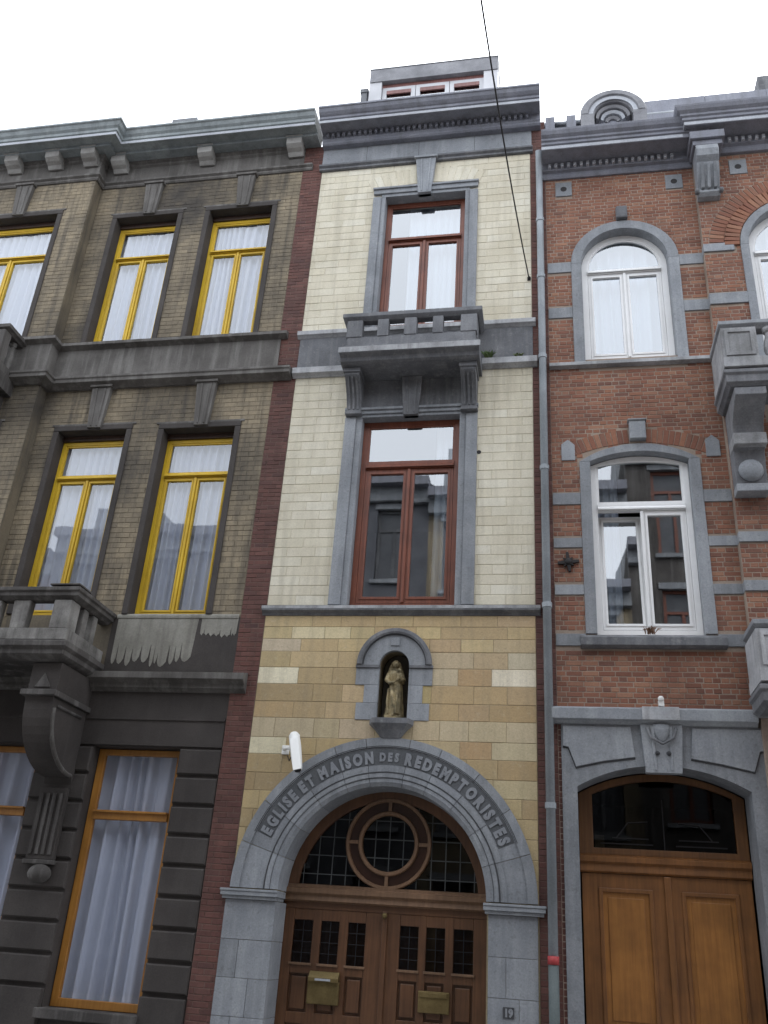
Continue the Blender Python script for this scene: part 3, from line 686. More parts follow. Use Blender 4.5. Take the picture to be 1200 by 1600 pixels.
for k in range(5):
    z = 2.55+k*.235; hx = math.sqrt(max(0,1.2**2-(z-AZ)**2)); iv = [(-hx,hx)]
    d = abs(z-RC[1])
    if d < .575:
        h = math.sqrt(.575**2-d*d); iv = [(-hx,RC[0]-h),(RC[0]+h,hx)]
        if d < .345: g = math.sqrt(.345**2-d*d); iv.append((RC[0]-g,RC[0]+g))
    for a, b in iv:
        if b-a > .04: MB().box(a,b,YD+.0085,YD+.0185,z-.006,z+.006).build('lead_came', M_lead, FAN)
# --- double door
for s in (-1, 1):
    a, b = (-1.37,-.015) if s < 0 else (.0,1.33)
    DR = MB().box(a,b,YD+.055,YD+.075,.12,2.12).build('door', M_door, CEN)
    xs = [(-1.21,-.95),(-.84,-.60),(-.48,-.25)] if s < 0 else [(.20,.44),(.54,.78),(.89,1.14)]
    st = [a, xs[0][0], xs[0][1], xs[1][0], xs[1][1], xs[2][0], xs[2][1], b]
    for p, q in ((0,1),(2,3),(4,5),(6,7)):
        MB().box(st[p],st[q],YD+.005,YD+.055,.12,2.12).build('stile', M_door, DR, .006)
    for z0, z1 in ((1.985,2.12),(1.36,1.47),(.80,.93),(.12,.3)):
        MB().box(st[1]+.001,st[6]-.001,YD+.008,YD+.054,z0,z1).build('rail', M_door, DR, .006)
    for x0, x1 in xs:
        pane(DR, rect(x0,x1,1.47,1.985), YD+.035, M_glassD)
        MB().box(x0-.02,x1+.02,YD-.015,YD+.006,1.455,1.485).build('sill_bead', M_doorlt, DR, .004)
        for g in range(1,4): MB().box(x0,x1,YD+.028,YD+.034,1.47+g*.13-.004,1.47+g*.13+.004).build('lead_came', M_black, DR)
        MB().box((x0+x1)/2-.004,(x0+x1)/2+.004,YD+.0275,YD+.0335,1.47,1.985).build('lead_came', M_black, DR)
        MB().box(x0+.03,x1-.03,YD+.02,YD+.06,.96,1.33).build('panel', M_door, DR, .012)
        MB().box(x0+.03,x1-.03,YD+.02,YD+.06,.33,.77).build('panel', M_door, DR, .012)
    if s < 0:
        LP = MB().box(-.94,-.53,YD-.06,YD+.004,1.03,1.29).build('letter_box', M_brass, DR, .012)
        MB().prism_x([(YD-.06,1.29),(YD-.10,1.28),(YD-.10,1.33),(YD-.04,1.40),(YD+.0,1.40),(YD+.0,1.29)], -.93, -.54).build('flap', M_brass, LP, .006)
        MB().box(-.84,-.64,YD-.108,YD-.101,1.295,1.32).build('slot_label', M_cornlt, LP)
    else:
        LP = MB().box(.47,.86,YD-.03,YD+.004,1.03,1.27).build('letter_plate', M_brass, DR, .01)
        MB().box(.50,.83,YD-.05,YD-.031,1.20,1.255).build('flap', M_brass, LP, .006)
MB().box(-.035,.035,YD-.03,YD+.004,.12,2.14).build('meeting_post', M_door, CEN, .01)
MB().ball((0,YD-.05,2.09), .035).build('door_knob', M_brass, CEN, smooth=True)
MB().box(-1.36,1.36,YD+.0,YD+.08,2.121,2.2).build('door_head', M_door, CEN)
MB().tube([(-1.365,YD-.03,1.02),(-1.365,YD-.03,1.18)], .022).build('hinge', M_black, CEN)
box('doorstep', M_blue, CEN, -1.33, 1.33, -.25, .45, .0, .118)
# --- downpipe at the right edge
PX, PY = 2.13, -.10
PIPE = MB().tube([(PX,-.32,14.62),(PX,-.25,14.45),(PX,PY,14.2),(PX,PY,13.9),(PX,PY,1.75)], .058, 14).build('downpipe', M_pipe, CEN, smooth=True)
MB().tube([(PX,PY,1.66),(PX,PY,.0)], .062, 14).build('pipe_shoe', M_iron, PIPE, smooth=True)
MB().tube([(PX,PY,1.662),(PX,PY,1.752)], .068, 14).build('red_band', M_redtape, PIPE, smooth=True)
for z in (13.2, 11.95, 10.32, 8.3, 6.12, 3.45):
    MB().tube([(PX,PY,z-.035),(PX,PY,z+.035)], .070, 14).box(PX-.02,PX+.02,PY,.01,z-.015,z+.015).build('pipe_bracket', M_pipe, PIPE)
# --- roof and dormer
MB().add([(-1.9,-.05,16.0),(1.95,-.05,16.0),(1.95,5,19.3),(-1.9,5,19.3),(-1.9,9,16.0),(1.95,9,16.0)], [(0,1,2,3),(3,2,5,4),(0,3,4),(1,5,2)]).build('roof', M_slate, CEN)
DM = MB().box(-1.36,1.33,.60,4.5,18.1,18.47).build('dormer', M_dormclad, CEN)
MB().box(-1.37,1.34,.59,4.5,18.472,18.495).build('dormer_coping', M_bluedk, DM)
for a, b in ((-1.36,-1.10),(1.04,1.33)): MB().box(a,b,.62,4.4,16.3,18.098).build('dormer_cheek', M_dormwhite, DM)
MB().box(-1.1,1.04,.9,.95,16.3,18.1).build('dormer_back', M_dark, DM)
MB().box(-1.1,1.04,.70,.78,18.0,18.098).build('dormer_rail', M_dormwood, DM)
MB().box(-1.1,1.04,.68,.8,16.4,17.2).build('dormer_apron', M_dormwhite, DM)
for i in range(3):
    x0 = -1.09+i*.712; x1 = x0+.70; m = MB(); loop_frame(m, rect(x0,x1,17.2,18.0), rect(x0+.09,x1-.09,17.3,17.88), .70, .77)
    f = m.build('dormer_window', M_dormwhite, DM); pane(f, rect(x0+.09,x1-.09,17.3,17.88), .74, M_glass)
    MB().box(x0+.09,x1-.09,.69,.72,17.80,17.90).build('shutter_bar', M_dormwood, f)
MB().box(-1.55,-1.42,.7,.86,17.2,17.93).box(-1.57,-1.40,.68,.88,17.931,18.03).build('vent_pipe', M_bluedk, CEN)
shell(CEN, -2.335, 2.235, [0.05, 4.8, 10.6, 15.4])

# ================================================================== LEFT HOUSE
LEF = thing('sooty_town_house', 'soot-blackened yellow brick house with yellow window frames and stone balconies on the left', 'house')
BX = -6.5; BY = -.25; LX = -11.0; RX = -2.337
L3a = (-6.0,-4.73,11.2,14.18); L3b = (-4.08,-2.84,11.2,14.18); L3c = (-8.9,-7.13,11.2,14.18)
L2a = (-6.07,-4.82,6.02,9.33); L2b = (-4.14,-2.89,6.02,9.30); L2c = (-8.9,-7.13,6.02,9.33)
L1 = (-4.26,-2.96,.78,4.04); L1b = (-6.5,-5.12,.78,4.04)
wallM = plate('wall', M_sootyjoint, LEF, rect(BX,RX,5.1,15.5), [rect(*r) for r in (L3a,L3b,L2a,L2b)], -.002, .36)
wallB = plate('bay_wall', M_sootyjoint, LEF, rect(-9.5,BX-.012,5.1,15.5), [rect(*r) for r in (L3c,L2c)], BY-.002, BY+.36)
MB().box(BX-.01,BX,BY+.006,.1,5.1,15.5).build('bay_return', M_sootyjoint, LEF)
MB().box(LX,-9.5,.0,.3,5.1,15.5).build('wall_end', M_sootyjoint, LEF)
exM = [xrect(r[0]-.08,r[1]+.08,r[2]-.2,r[3]+.07) for r in (L3a,L3b,L2a,L2b)]
lay(wallM, courses(BX,RX,11.14,15.02,.088,.225,.008,exM)+courses(BX,RX,5.98,10.22,.088,.225,.008,exM), M_sooty, M_sooty_s, -.006, limit=300)
exB = [xrect(r[0]-.08,r[1]+.08,r[2]-.2,r[3]+.07) for r in (L3c,L2c)]
lay(wallB, courses(-9.5,BX-.012,11.14,15.02,.088,.225,.008,exB)+courses(-9.5,BX-.012,5.98,10.22,.088,.225,.008,exB), M_sooty, M_sooty_s, BY-.006, limit=120)
LP_ = [(LX,0),(-9.5,0),(-9.5,BY),(BX,BY),(BX,0),(-2.34,0)]
def path_l(xe): return LP_[:-1]+[(xe,0)]
lc = MB().sweep(path_l(-2.04), [(.30,15.62),(.30,15.68),(.46,15.70),(.475,15.67),(.495,15.67),(.495,15.745),(.52,15.76),(.52,15.82),(.56,15.86),(.59,15.93),(.62,15.95),(.62,15.99),(.0,16.04)]).build('cornice', M_cornG, LEF, .004)
MB().sweep(path_l(-2.05), [(.502,15.675),(.502,15.735)], back=-.4958).build('cornice_fillet', M_cornlt, lc)
MB().sweep(path_l(-2.339), [(.015,15.12),(.015,15.5),(.05,15.53),(.05,15.57),(.1,15.60),(.1,15.66),(.0,15.7)]).build('frieze', M_sootU, LEF)
MB().sweep(path_l(-2.14), [(.03,15.0),(.05,15.03),(.05,15.06),(.09,15.09),(.09,15.13),(.0,15.16)]).build('architrave', M_sootU, LEF, .004)
def modillion(x, y):
    MB().prism_x([(y,15.38),(y-.06,15.36),(y-.12,15.42),(y-.20,15.45),(y-.27,15.50),(y-.29,15.64),(y,15.64)], x-.15, x+.15).box(x-.17,x+.17,y-.32,y,15.6405,15.66).build('modillion', M_modil, LEF, .006)
for x in (-6.15, -4.32, -2.50): modillion(x, 0)
for x in (-9.3, -8.35, -7.45, -6.68): modillion(x, BY)
# windows
for r in (L3a, L3b, L2a, L2b, L3c, L2c):
    yb = BY if r in (L3c, L2c) else 0.
    for nm, x0, x1, z0, z1 in (('jamb',r[0]-.1,r[0],r[2],r[3]),('jamb',r[1],r[1]+.1,r[2],r[3]),('lintel',r[0]-.1,r[1]+.1,r[3]+.001,r[3]+.1)):
        MB().box(x0,x1,yb-.03,yb+.3,z0,z1).build(nm, M_soot2, LEF, .012)
    MB().box(r[0]-.1-.05,r[1]+.1+.05,yb-.02,yb+.02,r[3]+.101,r[3]+.14).build('label_mould', M_sootU, LEF, .006)
    cx = (r[0]+r[1])/2; ztop = 15.0 if r[2] > 10 else 10.2
    k = keystone(LEF, M_sootU, cx+.03, ztop, r[3]+.03, .36, .24, -.10, -.07)
    if yb: k.location.y = yb
    MB().box(r[0]+.001,r[1]-.001,yb+.16,yb+.30,r[3]-.10,r[3]-.001).build('head_bar', M_headbar, LEF, .006)  # dark bar filling the opening above the yellow frame
    window(LEF, r[0]+.002, r[1]-.002, r[2], r[3]-.102, yb+.20, M_yellow, 13.28 if r[2] > 10 else 8.48, M_glassL, fw=.065, cw=.06, bar=.075)
# storey band
MB().sweep(path_l(-2.18), [(.03,11.02),(.09,11.05),(.13,11.07),(.13,11.13),(.05,11.16),(.0,11.19)]).build('string_course', M_sootU, LEF, .005)
MB().sweep(path_l(-2.30), [(.03,10.37),(.03,11.02)]).build('parapet_band', M_sootU, LEF)
MB().sweep(path_l(-2.02), [(.05,10.16),(.08,10.18),(.14,10.21),(.18,10.23),(.18,10.29),(.20,10.31),(.20,10.35),(.0,10.38)]).build('string_course', M_sootU, LEF, .005)
def balus(x, y, z0, z1, w, mt, parent):
    h = z1-z0; pr = [(w*.42,0),(w*.42,.07),(w*.30,.09),(w*.36,.18),(w*.46,.34),(w*.42,.5),(w*.28,.72),(w*.25,.84),(w*.36,.87),(w*.42,.92),(w*.42,1)]
    return MB().lathe(x, y, [(r, z0+h*t) for r, t in pr], 12).build('baluster', mt, parent, smooth=False)
# bay balcony at the second floor
B2 = MB().sweep([(-9.2,BY),(-7.0,BY)], [(.45,9.92),(.55,9.97),(.62,10.02),(.62,10.14),(.56,10.2)]).build('bay_balcony', M_soot, LEF, .006)
MB().box(-9.2,-7.02,BY-.6,BY-.05,10.202,10.36).build('balcony_plinth', M_soot, B2)
for i in range(8): balus(-9.0+i*.27, BY-.5, 10.362, 10.95, .18, M_sootlt, B2)
for x in (-7.12,): MB().box(x-.1,x+.1,BY-.6,BY-.4,10.361,10.95).build('balcony_pier', M_soot, B2, .01)
for y in (-.62,-.42): balus(-7.12, y, 10.362, 10.95, .14, M_sootlt, B2)
MB().sweep([(-9.2,BY-.5),(-7.06,BY-.5),(-7.06,BY-.03)], [(.03,10.952),(.06,10.98),(.1,11.0),(.1,11.07),(.0,11.1)], back=.12).build('handrail', M_soot, B2, .006)
for x in (-8.9,-7.25):
    MB().prism_x([(BY,9.91),(BY-.5,9.91),(BY-.45,9.7),(BY-.2,9.45),(BY-.05,9.2),(BY,9.2)], x-.12, x+.12).build('console', M_soot2, B2, .01)
# large first-floor balcony
B1 = MB().sweep([(LX,-.02),(LX,-1.0),(-4.53,-1.0),(-4.53,-.02)][1:], [(.0,4.98),(.10,5.02),(.14,5.05),(.14,5.11),(.19,5.15),(.19,5.22),(.12,5.25)], back=.9).build('balcony', M_soot, LEF, .006)
MB().box(LX,-4.40,-1.13,-.97,5.252,5.42).box(-4.53,-4.40,-.97,-.03,5.252,5.42).build('balcony_plinth', M_sootlt, B1, .008)
MB().box(-4.70,-4.43,-1.12,-.86,5.422,5.84).build('balcony_pier', M_sootlt, B1, .012)
for x in (-5.21,-5.66,-6.1,-6.55,-7.0,-7.45,-7.9): MB().add([(x-.11,-1.10,5.422),(x+.11,-1.10,5.422),(x+.11,-.95,5.422),(x-.11,-.95,5.422),(x-.13,-1.10,5.84),(x+.13,-1.10,5.84),(x+.13,-.95,5.84),(x-.13,-.95,5.84)],
    [(0,1,2,3),(4,5,6,7),(0,1,5,4),(1,2,6,5),(2,3,7,6),(3,0,4,7)]).build('baluster', M_sootlt, B1, .015)
for y in (-.66,-.38): MB().box(-4.54,-4.43,y-.07,y+.07,5.422,5.84).build('baluster', M_sootlt, B1, .015)
MB().sweep([(LX,-1.0),(-4.50,-1.0),(-4.50,-.01)], [(.08,5.842),(.12,5.87),(.16,5.89),(.16,5.94),(.19,5.96),(.19,6.01),(.1,6.04)], back=.06).build('handrail', M_soot, B1, .006)
MB().box(-4.79,-4.33,-1.18,-.8,6.041,6.065).build('pier_cap', M_soot, B1, .006)
# scroll console under it, with drop
for cx in (-4.68, -7.6):
    pts = [(0,4.50),(-.98,4.50)]
    for i in range(13):
        t = i/12*PI/2; pts.append((-.06-.90*math.cos(t), 4.44-.86*math.sin(t)))
    pts += [(0,3.45)]
    C1 = MB().prism_x(pts, cx-.21, cx+.21).build('scroll_console', M_soot2, LEF, .01)
    MB().box(cx-.26,cx+.26,-1.05,.0,4.502,4.58).build('console_cap', M_soot, C1, .01)
    MB().box(cx-.22,cx+.22,-.95,.0,4.582,4.975).build('console_block', M_soot2, C1, .01)
    MB().prism([(cx-.12,4.63),(cx+.12,4.63),(cx,4.83)], -.965, -.945).build('carved_triangle', M_soot, C1, .004)
    rim = [(cx+.212, -.10-.80*math.cos(i/12*PI/2), 4.36-.76*math.sin(i/12*PI/2)) for i in range(13)]
    MB().tube(rim, .03, 8).build('scroll_rim', M_sootU, C1, smooth=True)  # paler tone paints the highlight along the rim
    MB().tube([(cx+.212,-.84,4.40),(cx+.212,-.16,4.40)], .025, 8).build('scroll_bar', M_soot, C1, smooth=True)
    MB().box(cx-.2,cx+.2,-.10,.0,2.50,3.44).build('fluted_drop', M_soot2, C1, .01)
    for k in range(4): MB().box(cx-.17+k*.095,cx-.12+k*.095,-.125,-.099,2.56,3.36).build('flute', M_soot, C1, .008)
    MB().ball((cx+.08,-.14,2.32), (.16,.14,.12)).build('drop_ball', M_soot, C1, smooth=True)
    MB().box(cx-.22,cx+.22,-.13,.0,2.44,2.498).build('drop_cap', M_soot, C1, .008)
# ground-floor stonework
wallG = plate('ground_wall', M_soot2, LEF, rect(LX,RX,0,5.1), [rect(*L1), rect(*L1b)], .03, .40)
MB().sweep([(LX,0),(-2.10,0)], [(.02,4.83),(.06,4.86),(.10,4.88),(.10,4.93),(.16,4.97),(.20,4.99),(.20,5.08),(.02,5.13)]).build('ground_cornice', M_sootU, LEF, .005)
MB().sweep([(LX,0),(RX,0)], [(.0,4.47),(.0,4.83)]).build('ground_frieze', M_soot2, LEF)
MB().sweep([(LX,0),(RX-.01,0)], [(.0,4.07),(.0,4.42),(.02,4.43),(.02,4.465)]).build('ground_lintel', M_soot2, LEF)
zj = [4.055,3.67,3.285,2.90,2.52,2.14,1.76,1.38,1.01]
for z1, z0 in zip(zj, zj[1:]):
    brick_obj(wallG, 'rusticated_block', M_soot2, -2.95, RX-.01, z0+.022, z1-.022, -.02, d=.10, c=.02, tilt=0)
    brick_obj(wallG, 'rusticated_block', M_soot2, -5.10, -4.27, z0+.022, z1-.022, -.02, d=.10, c=.02, tilt=0)
box('plinth', M_soot2, LEF, -2.95, RX-.01, -.05, .1, 0, .985, .012)
box('plinth', M_soot2, LEF, -5.10, -4.28, -.05, .1, 0, .985, .012)
box('window_sill', M_soot, LEF, -4.30, -2.93, -.12, .2, .66, .775, .01)
box('window_sill', M_soot, LEF, -6.6, -5.08, -.12, .2, .66, .775, .01)
for r in (L1, L1b):
    m = MB(); loop_frame(m, rect(*r), rect(r[0]+.10,r[1]-.10,r[2]+.10,r[3]-.08), .20, .28)
    m.box(r[0]+.1,r[1]-.1,.17,.27,3.08,3.20); m.box(r[0]+.1,r[1]-.1,.13,.17,3.17,3.20)
    w = m.build('window', M_honey, LEF, .006)
    pane(w, rect(r[0]+.1,r[1]-.1,r[2]+.1,3.08), .245, M_glassG); pane(w, rect(r[0]+.1,r[1]-.1,3.20,r[3]-.08), .245, M_glassG)
# parapet panel under the first-floor windows with pale flaking coat
MB().box(-4.36,RX,-.004,.2,5.14,5.975).build('window_apron', M_soot2, LEF)
MB().sweep([(-4.30,0),(-2.36,0)], [(.006,5.95),(.02,5.96),(.02,6.0),(.0,6.03)]).build('window_sill', M_pale, LEF, .004)
def drips(x0, x1, zt, zb, n, seed):
    rr = random.Random(seed); ws = [rr.uniform(.5,1.7) for _ in range(n)]; k = (x1-x0)/sum(ws); pts = [(x1, zt), (x0, zt)]; a = x0
    for i, w0 in enumerate(ws):
        w = w0*k; d = zb+rr.uniform(0,.12)*(zt-zb); u = min(zt-.05, d+rr.uniform(.12,.5)*(zt-zb))
        pts += [(a+w*.02, d+.10*(zt-zb)), (a+w*.16, d+.02), (a+w*.38, d), (a+w*.60, d+.03), (a+w*.80, d+.11*(zt-zb))]
        if i < n-1: pts += [(a+w*.92, u), (a+w*.96, u-.01)]
        a += w
    return pts
MB().prism(drips(-4.27,-2.98,5.955,5.20,11,3), -.009, -.003).build('flaking_coat', M_pale, LEF)
MB().prism(drips(-2.93,-2.36,5.955,5.66,8,5), -.009, -.003).build('flaking_coat', M_pale, LEF)
# roof
MB().add([(LX,-.1,16.02),(RX,-.1,16.02),(RX,5,19.0),(LX,5,19.0),(RX,9,16),(LX,9,16)], [(0,1,2,3),(3,2,4,5),(0,3,5),(1,4,2)]).build('roof', M_slate, LEF)
MB().box(-5.4,-4.95,.25,.8,16.0,17.02).box(-5.45,-4.9,.2,.85,17.02,17.1).build('chimney', M_bluedk, LEF)
shell(LEF, LX, RX, [.05, 4.9, 10.5, 15.6])

# ================================================================== RIGHT HOUSE
RIG = thing('red_brick_house', 'red brick house with bluestone bands and white window frames on the right', 'house')
RX0, RB, RX1 = 2.237, 4.75, 9.5; RBY = -.12
R3 = arch_poly(2.80,4.20,10.3,12.25,.70); R2 = arch_poly(2.80,4.21,5.74,8.43,.15); RD = arch_poly(2.48,4.55,.12,3.70,.28)
wallR = plate('wall', M_redjoint, RIG, rect(RX0,RB+.1,0,14.3), [R3,R2,arch_poly(2.42,4.61,.10,3.72,.32)], -.002, .36)
BC, BR = 6.25, .80
R3b = arch_poly(BC-BR,BC+BR,10.0,12.3,BR); R2b = arch_poly(BC-BR,BC+BR,5.74,8.43,.15)
wallRB = plate('bay_wall', M_redjoint, RIG, rect(RB,7.8,0,14.4), [R3b,R2b], RBY-.002, RBY+.3)
MB().box(7.8,RX1,.0,.3,0,14.3).build('wall_end', M_redjoint, RIG)
ex = [xrect(2.70,4.33,10.1,12.26), xdisc(3.50,12.25,.80,12.2), xrect(2.70,4.31,5.5,8.59), xrect(2.62,4.39,8.40,8.46), xrect(2.28,4.84,-1,4.55)]
for z0, z1 in ((12.08,12.29),(11.13,11.34),(7.72,7.91),(7.03,7.18),(6.31,6.46),(5.57,5.74)):
    ex += [xrect(2.24,2.70,z0,z1), xrect(4.33,4.80,z0,z1)]
for cx, cz in ((2.55,13.96),(4.42,13.93)): ex.append(xrect(cx-.14,cx+.14,cz-.16,cz+.16))
def xseg(za, zb):                                   # soldier arch over the first-floor window
    out = []; d = (za+zb)/2-6.42
    if not 2.05 < d < 2.56: return out
    h1 = min(1.03, math.sqrt(2.56**2-d*d)); h0 = math.sqrt(max(0, 2.30**2-d*d))
    return [(3.505-h1, 3.505-h0), (3.505+h0, 3.505+h1)]
ex.append(xseg)
lay(wallR, courses(RX0,RB,4.72,10.14,.0715,.215,.011,ex,headers=True)+courses(RX0,RB,10.24,14.24,.0715,.215,.011,ex,headers=True), M_red, M_red_s, -.006, limit=300)
exb = [xrect(BC-.92,BC+.92,9,12.3), xdisc(BC,12.3,1.41,12.3), xrect(BC-.9,BC+.9,5.5,8.6)]
for z0, z1 in ((12.20,12.36),(11.13,11.34),(7.03,7.18),(6.31,6.46)): exb += [xrect(RB,5.25,z0,z1)]
exb.append(xrect(5.32,5.60,13.87,14.17))
lay(wallRB, courses(RB,7.8,4.72,14.3,.0715,.215,.011,exb,off=.07,headers=True), M_red, M_red_s, RBY-.006, limit=120)
# soldier arch
for i in range(25):
    a = math.radians(-23.5+47*i/24)
    if abs(a) < math.radians(2.6): continue
    o = brick_obj(wallR, 'arch_brick', M_red, -.036, .036, -.118, .118, -.008, d=.04); R0 = 2.43
    o.location = (3.505+R0*math.sin(a), -.010, 6.42+R0*math.cos(a)); o.rotation_euler = (0, a, 0)
lay(wallR, courses(RX0,2.285,.12,4.5,.0715,.215,.011,[]), M_brown, M_brown_s, -.006, limit=300, name='edge_brick')
# stone surrounds
def arch_surround(x0, x1, z0, zs, rise, w, y, parent, mt, n=20):
    i = arch_poly(x0,x1,z0,zs,rise,n); o = arch_poly(x0-w,x1+w,z0,zs,rise+w*.85 if rise < .5 else rise+w,n)
    for a, b in ((1,2),(len(i)-1,0)):                # straight jambs
        (xa, _), (xb, _) = i[a], o[a]; p, q = sorted((xa, xb)); zt = min(i[2][1], o[2][1])
        MB().box(p,q,y,.3,z0,zt).build('jamb', mt, parent, .006)
    m = MB(); k = len(i)-2; vs = []
    for q in range(k):
        (xa,za),(xb,zb) = i[q+2], o[q+2]; vs += [(xa,y-.001,za),(xb,y-.001,zb),(xb,.05,zb),(xa,.3,za)]
    fs = [(q*4+j,q*4+(j+1)%4,(q+1)*4+(j+1)%4,(q+1)*4+j) for q in range(k-1) for j in range(4)]+[(0,1,2,3),(k*4-1,k*4-2,k*4-3,k*4-4)]
    m.add(vs, fs).build('window_arch', mt, parent, .005)
arch_surround(2.80,4.20,10.235,12.25,.70,.17,-.03,RIG,M_blue)
arch_surround(2.80,4.21,5.74,8.43,.15,.155,-.03,RIG,M_blue)
arch_surround(BC-BR,BC+BR,10.0,12.3,BR,.13,RBY-.03,RIG,M_blue)
arch_surround(BC-BR,BC+BR,5.74,8.43,.15,.13,RBY-.03,RIG,M_blue)
for ringr, hh, yy in ((1.055,.115,-.035),(1.29,.115,-.012)):
    nb = int(PI*ringr/.084)
    for i in range(nb):
        a = -PI/2+PI*(i+.5)/nb
        o = brick_obj(wallRB, 'arch_brick', M_red, -.036, .036, -hh, hh, 0, d=.04)
        o.location = (BC+ringr*math.sin(a), RBY+yy, 12.3+ringr*math.cos(a)); o.rotation_euler = (0, a, 0)
for z0, z1 in ((12.08,12.29),(11.13,11.34),(7.72,7.91),(7.03,7.18),(6.31,6.46),(5.57,5.74)):
    hi = z0 > 10; a = 2.63 if hi else 2.645; b = 4.37 if hi else 4.365
    box('stone_band', M_blue, RIG, 2.242, a-.001, -.022, .05, z0, z1, .005); box('stone_band', M_blue, RIG, b+.001, RB-.001, -.022, .05, z0, z1, .005)
for z0, z1 in ((12.20,12.36),(11.13,11.34),(7.03,7.18),(6.31,6.46)):
    box('stone_band', M_blue, RIG, RB-.005, 5.22 if z0 > 12 else 5.32, RBY-.03, .05, z0, z1, .005)
for sx, cx in ((-1, 2.485), (1, 4.565)):
    MB().prism([(cx-.10,8.46),(cx+.10,8.46),(cx+.10,8.72),(cx-sx*-.0,8.82),(cx-.10,8.74)], -.025, .05).build('skewback', M_blue, RIG, .005)
MB().box(3.39,3.63,-.10,.05,8.76,9.07).box(3.37,3.65,-.12,.05,9.07,9.10).build('keystone', M_blue, RIG, .03)
MB().box(3.41,3.60,-.10,.05,13.13,13.40).build('keystone', M_bluedk, RIG, .03)
for cx, cz, yb in ((2.55,13.96,0),(4.42,13.93,0),(5.46,14.02,RBY)):
    v = box('vent_stone', M_blue, RIG, cx-.14, cx+.14, yb-.02, yb+.05, cz-.16, cz+.16, .005)
    MB().arc(cx, cz, [(.0,yb-.022),(.055,yb-.024),(.055,yb-.015),(.0,yb-.015)], 0, 2*PI, 12).build('vent_hole', M_black, v)
MB().sweep([(2.235,0),(RB,0)], [(.02,10.12),(.09,10.14),(.09,10.20),(.0,10.25)]).build('string_course', M_bluelt, RIG, .005)
MB().sweep([(2.57,0),(4.46,0)], [(.08,5.53),(.13,5.55),(.13,5.66),(.0,5.73)]).build('window_sill', M_bluedk, RIG, .005)
# windows
window(RIG, 2.802, 4.198, 10.30, 12.95, .16, M_white, 12.13, M_glass, fw=.10, cw=.075, bar=.08, rise=.70, zs=12.25)
window(RIG, 2.802, 4.208, 5.75, 8.58, .12, M_white, 7.66, M_glass, fw=.085, cw=.075, bar=.11, rise=.15, zs=8.42, tilt_left=math.radians(5.5))
window(RIG, BC-BR+.002, BC+BR-.002, 10.0, 13.1, RBY+.16, M_white, 12.2, M_glass, fw=.10, cw=.08, rise=BR, zs=12.3)
window(RIG, BC-BR+.002, BC+BR-.002, 5.75, 8.58, RBY+.14, M_white, 7.66, M_glass, fw=.085, cw=.075, bar=.11, rise=.15, zs=8.42)
# cornice
CPR = [(.04,14.20),(.06,14.24),(.06,14.31),(.12,14.33),(.12,14.48),(.42,14.50),(.445,14.46),(.47,14.46),(.47,14.545),(.50,14.56),(.50,14.61),(.53,14.63),(.53,14.67),(.58,14.71),(.61,14.77),(.62,14.81),(.0,14.86)]
rc = MB().sweep([(2.18,0),(5.0,0)], CPR).build('cornice', M_corn, RIG, .004)
MB().box(2.18,4.56,-.476,-.471,14.47,14.54).build('cornice_fillet', M_cornlt, rc)
rc2 = MB().sweep([(5.05,-.005),(5.05,-.14),(7.5,-.14),(7.5,0)], [(o,z+.12) for o, z in CPR]).build('cornice', M_corn, RIG, .004)
MB().sweep([(5.05,-.1),(5.05,-.14),(7.5,-.14)], [(.474,14.59),(.474,14.66)], back=-.4705).build('cornice_fillet', M_cornlt, rc2)
dentils(rc, M_cornlt, 2.27, 4.5, -.17, -.121, 14.36, 14.44, .05, .11)
dentils(rc2, M_cornlt, 5.3, 7.6, -.31, -.261, 14.47, 14.55, .05, .11)
MB().sweep([(7.95,0),(RX1,0)], CPR).build('cornice', M_corn, RIG)
# cornice bracket at the corner of the bay
BK = MB().box(4.66,5.22,-.55,-.1,14.33,14.50).box(4.70,5.18,-.50,-.1,14.22,14.329).build('cornice_bracket', M_corn, RIG, .01)
pts = [(RBY,14.22),(-.50,14.22),(-.53,14.10),(-.50,13.98),(-.42,13.90)]
for i in range(8): t = i/7; pts.append((-.42+.18*t-.03*math.sin(PI*t), 13.88-.42*t))
pts += [(-.28,13.38),(-.22,13.32),(RBY,13.30)]
MB().prism_x(pts, 4.74, 5.10).build('bracket_scroll', M_blue, BK, .012)
for x in (4.80, 4.90, 5.0): MB().prism_x([(-.30,13.45),(-.46,13.86),(-.40,13.86),(-.24,13.45)], x, x+.05).build('scroll_rib', M_blue, BK, .006)
for x in (4.73, 5.11): MB().tube([(x-.03,-.26,13.40),(x+.03,-.26,13.40)], .05, 12).build('scroll_roll', M_bluedk, BK, smooth=True)
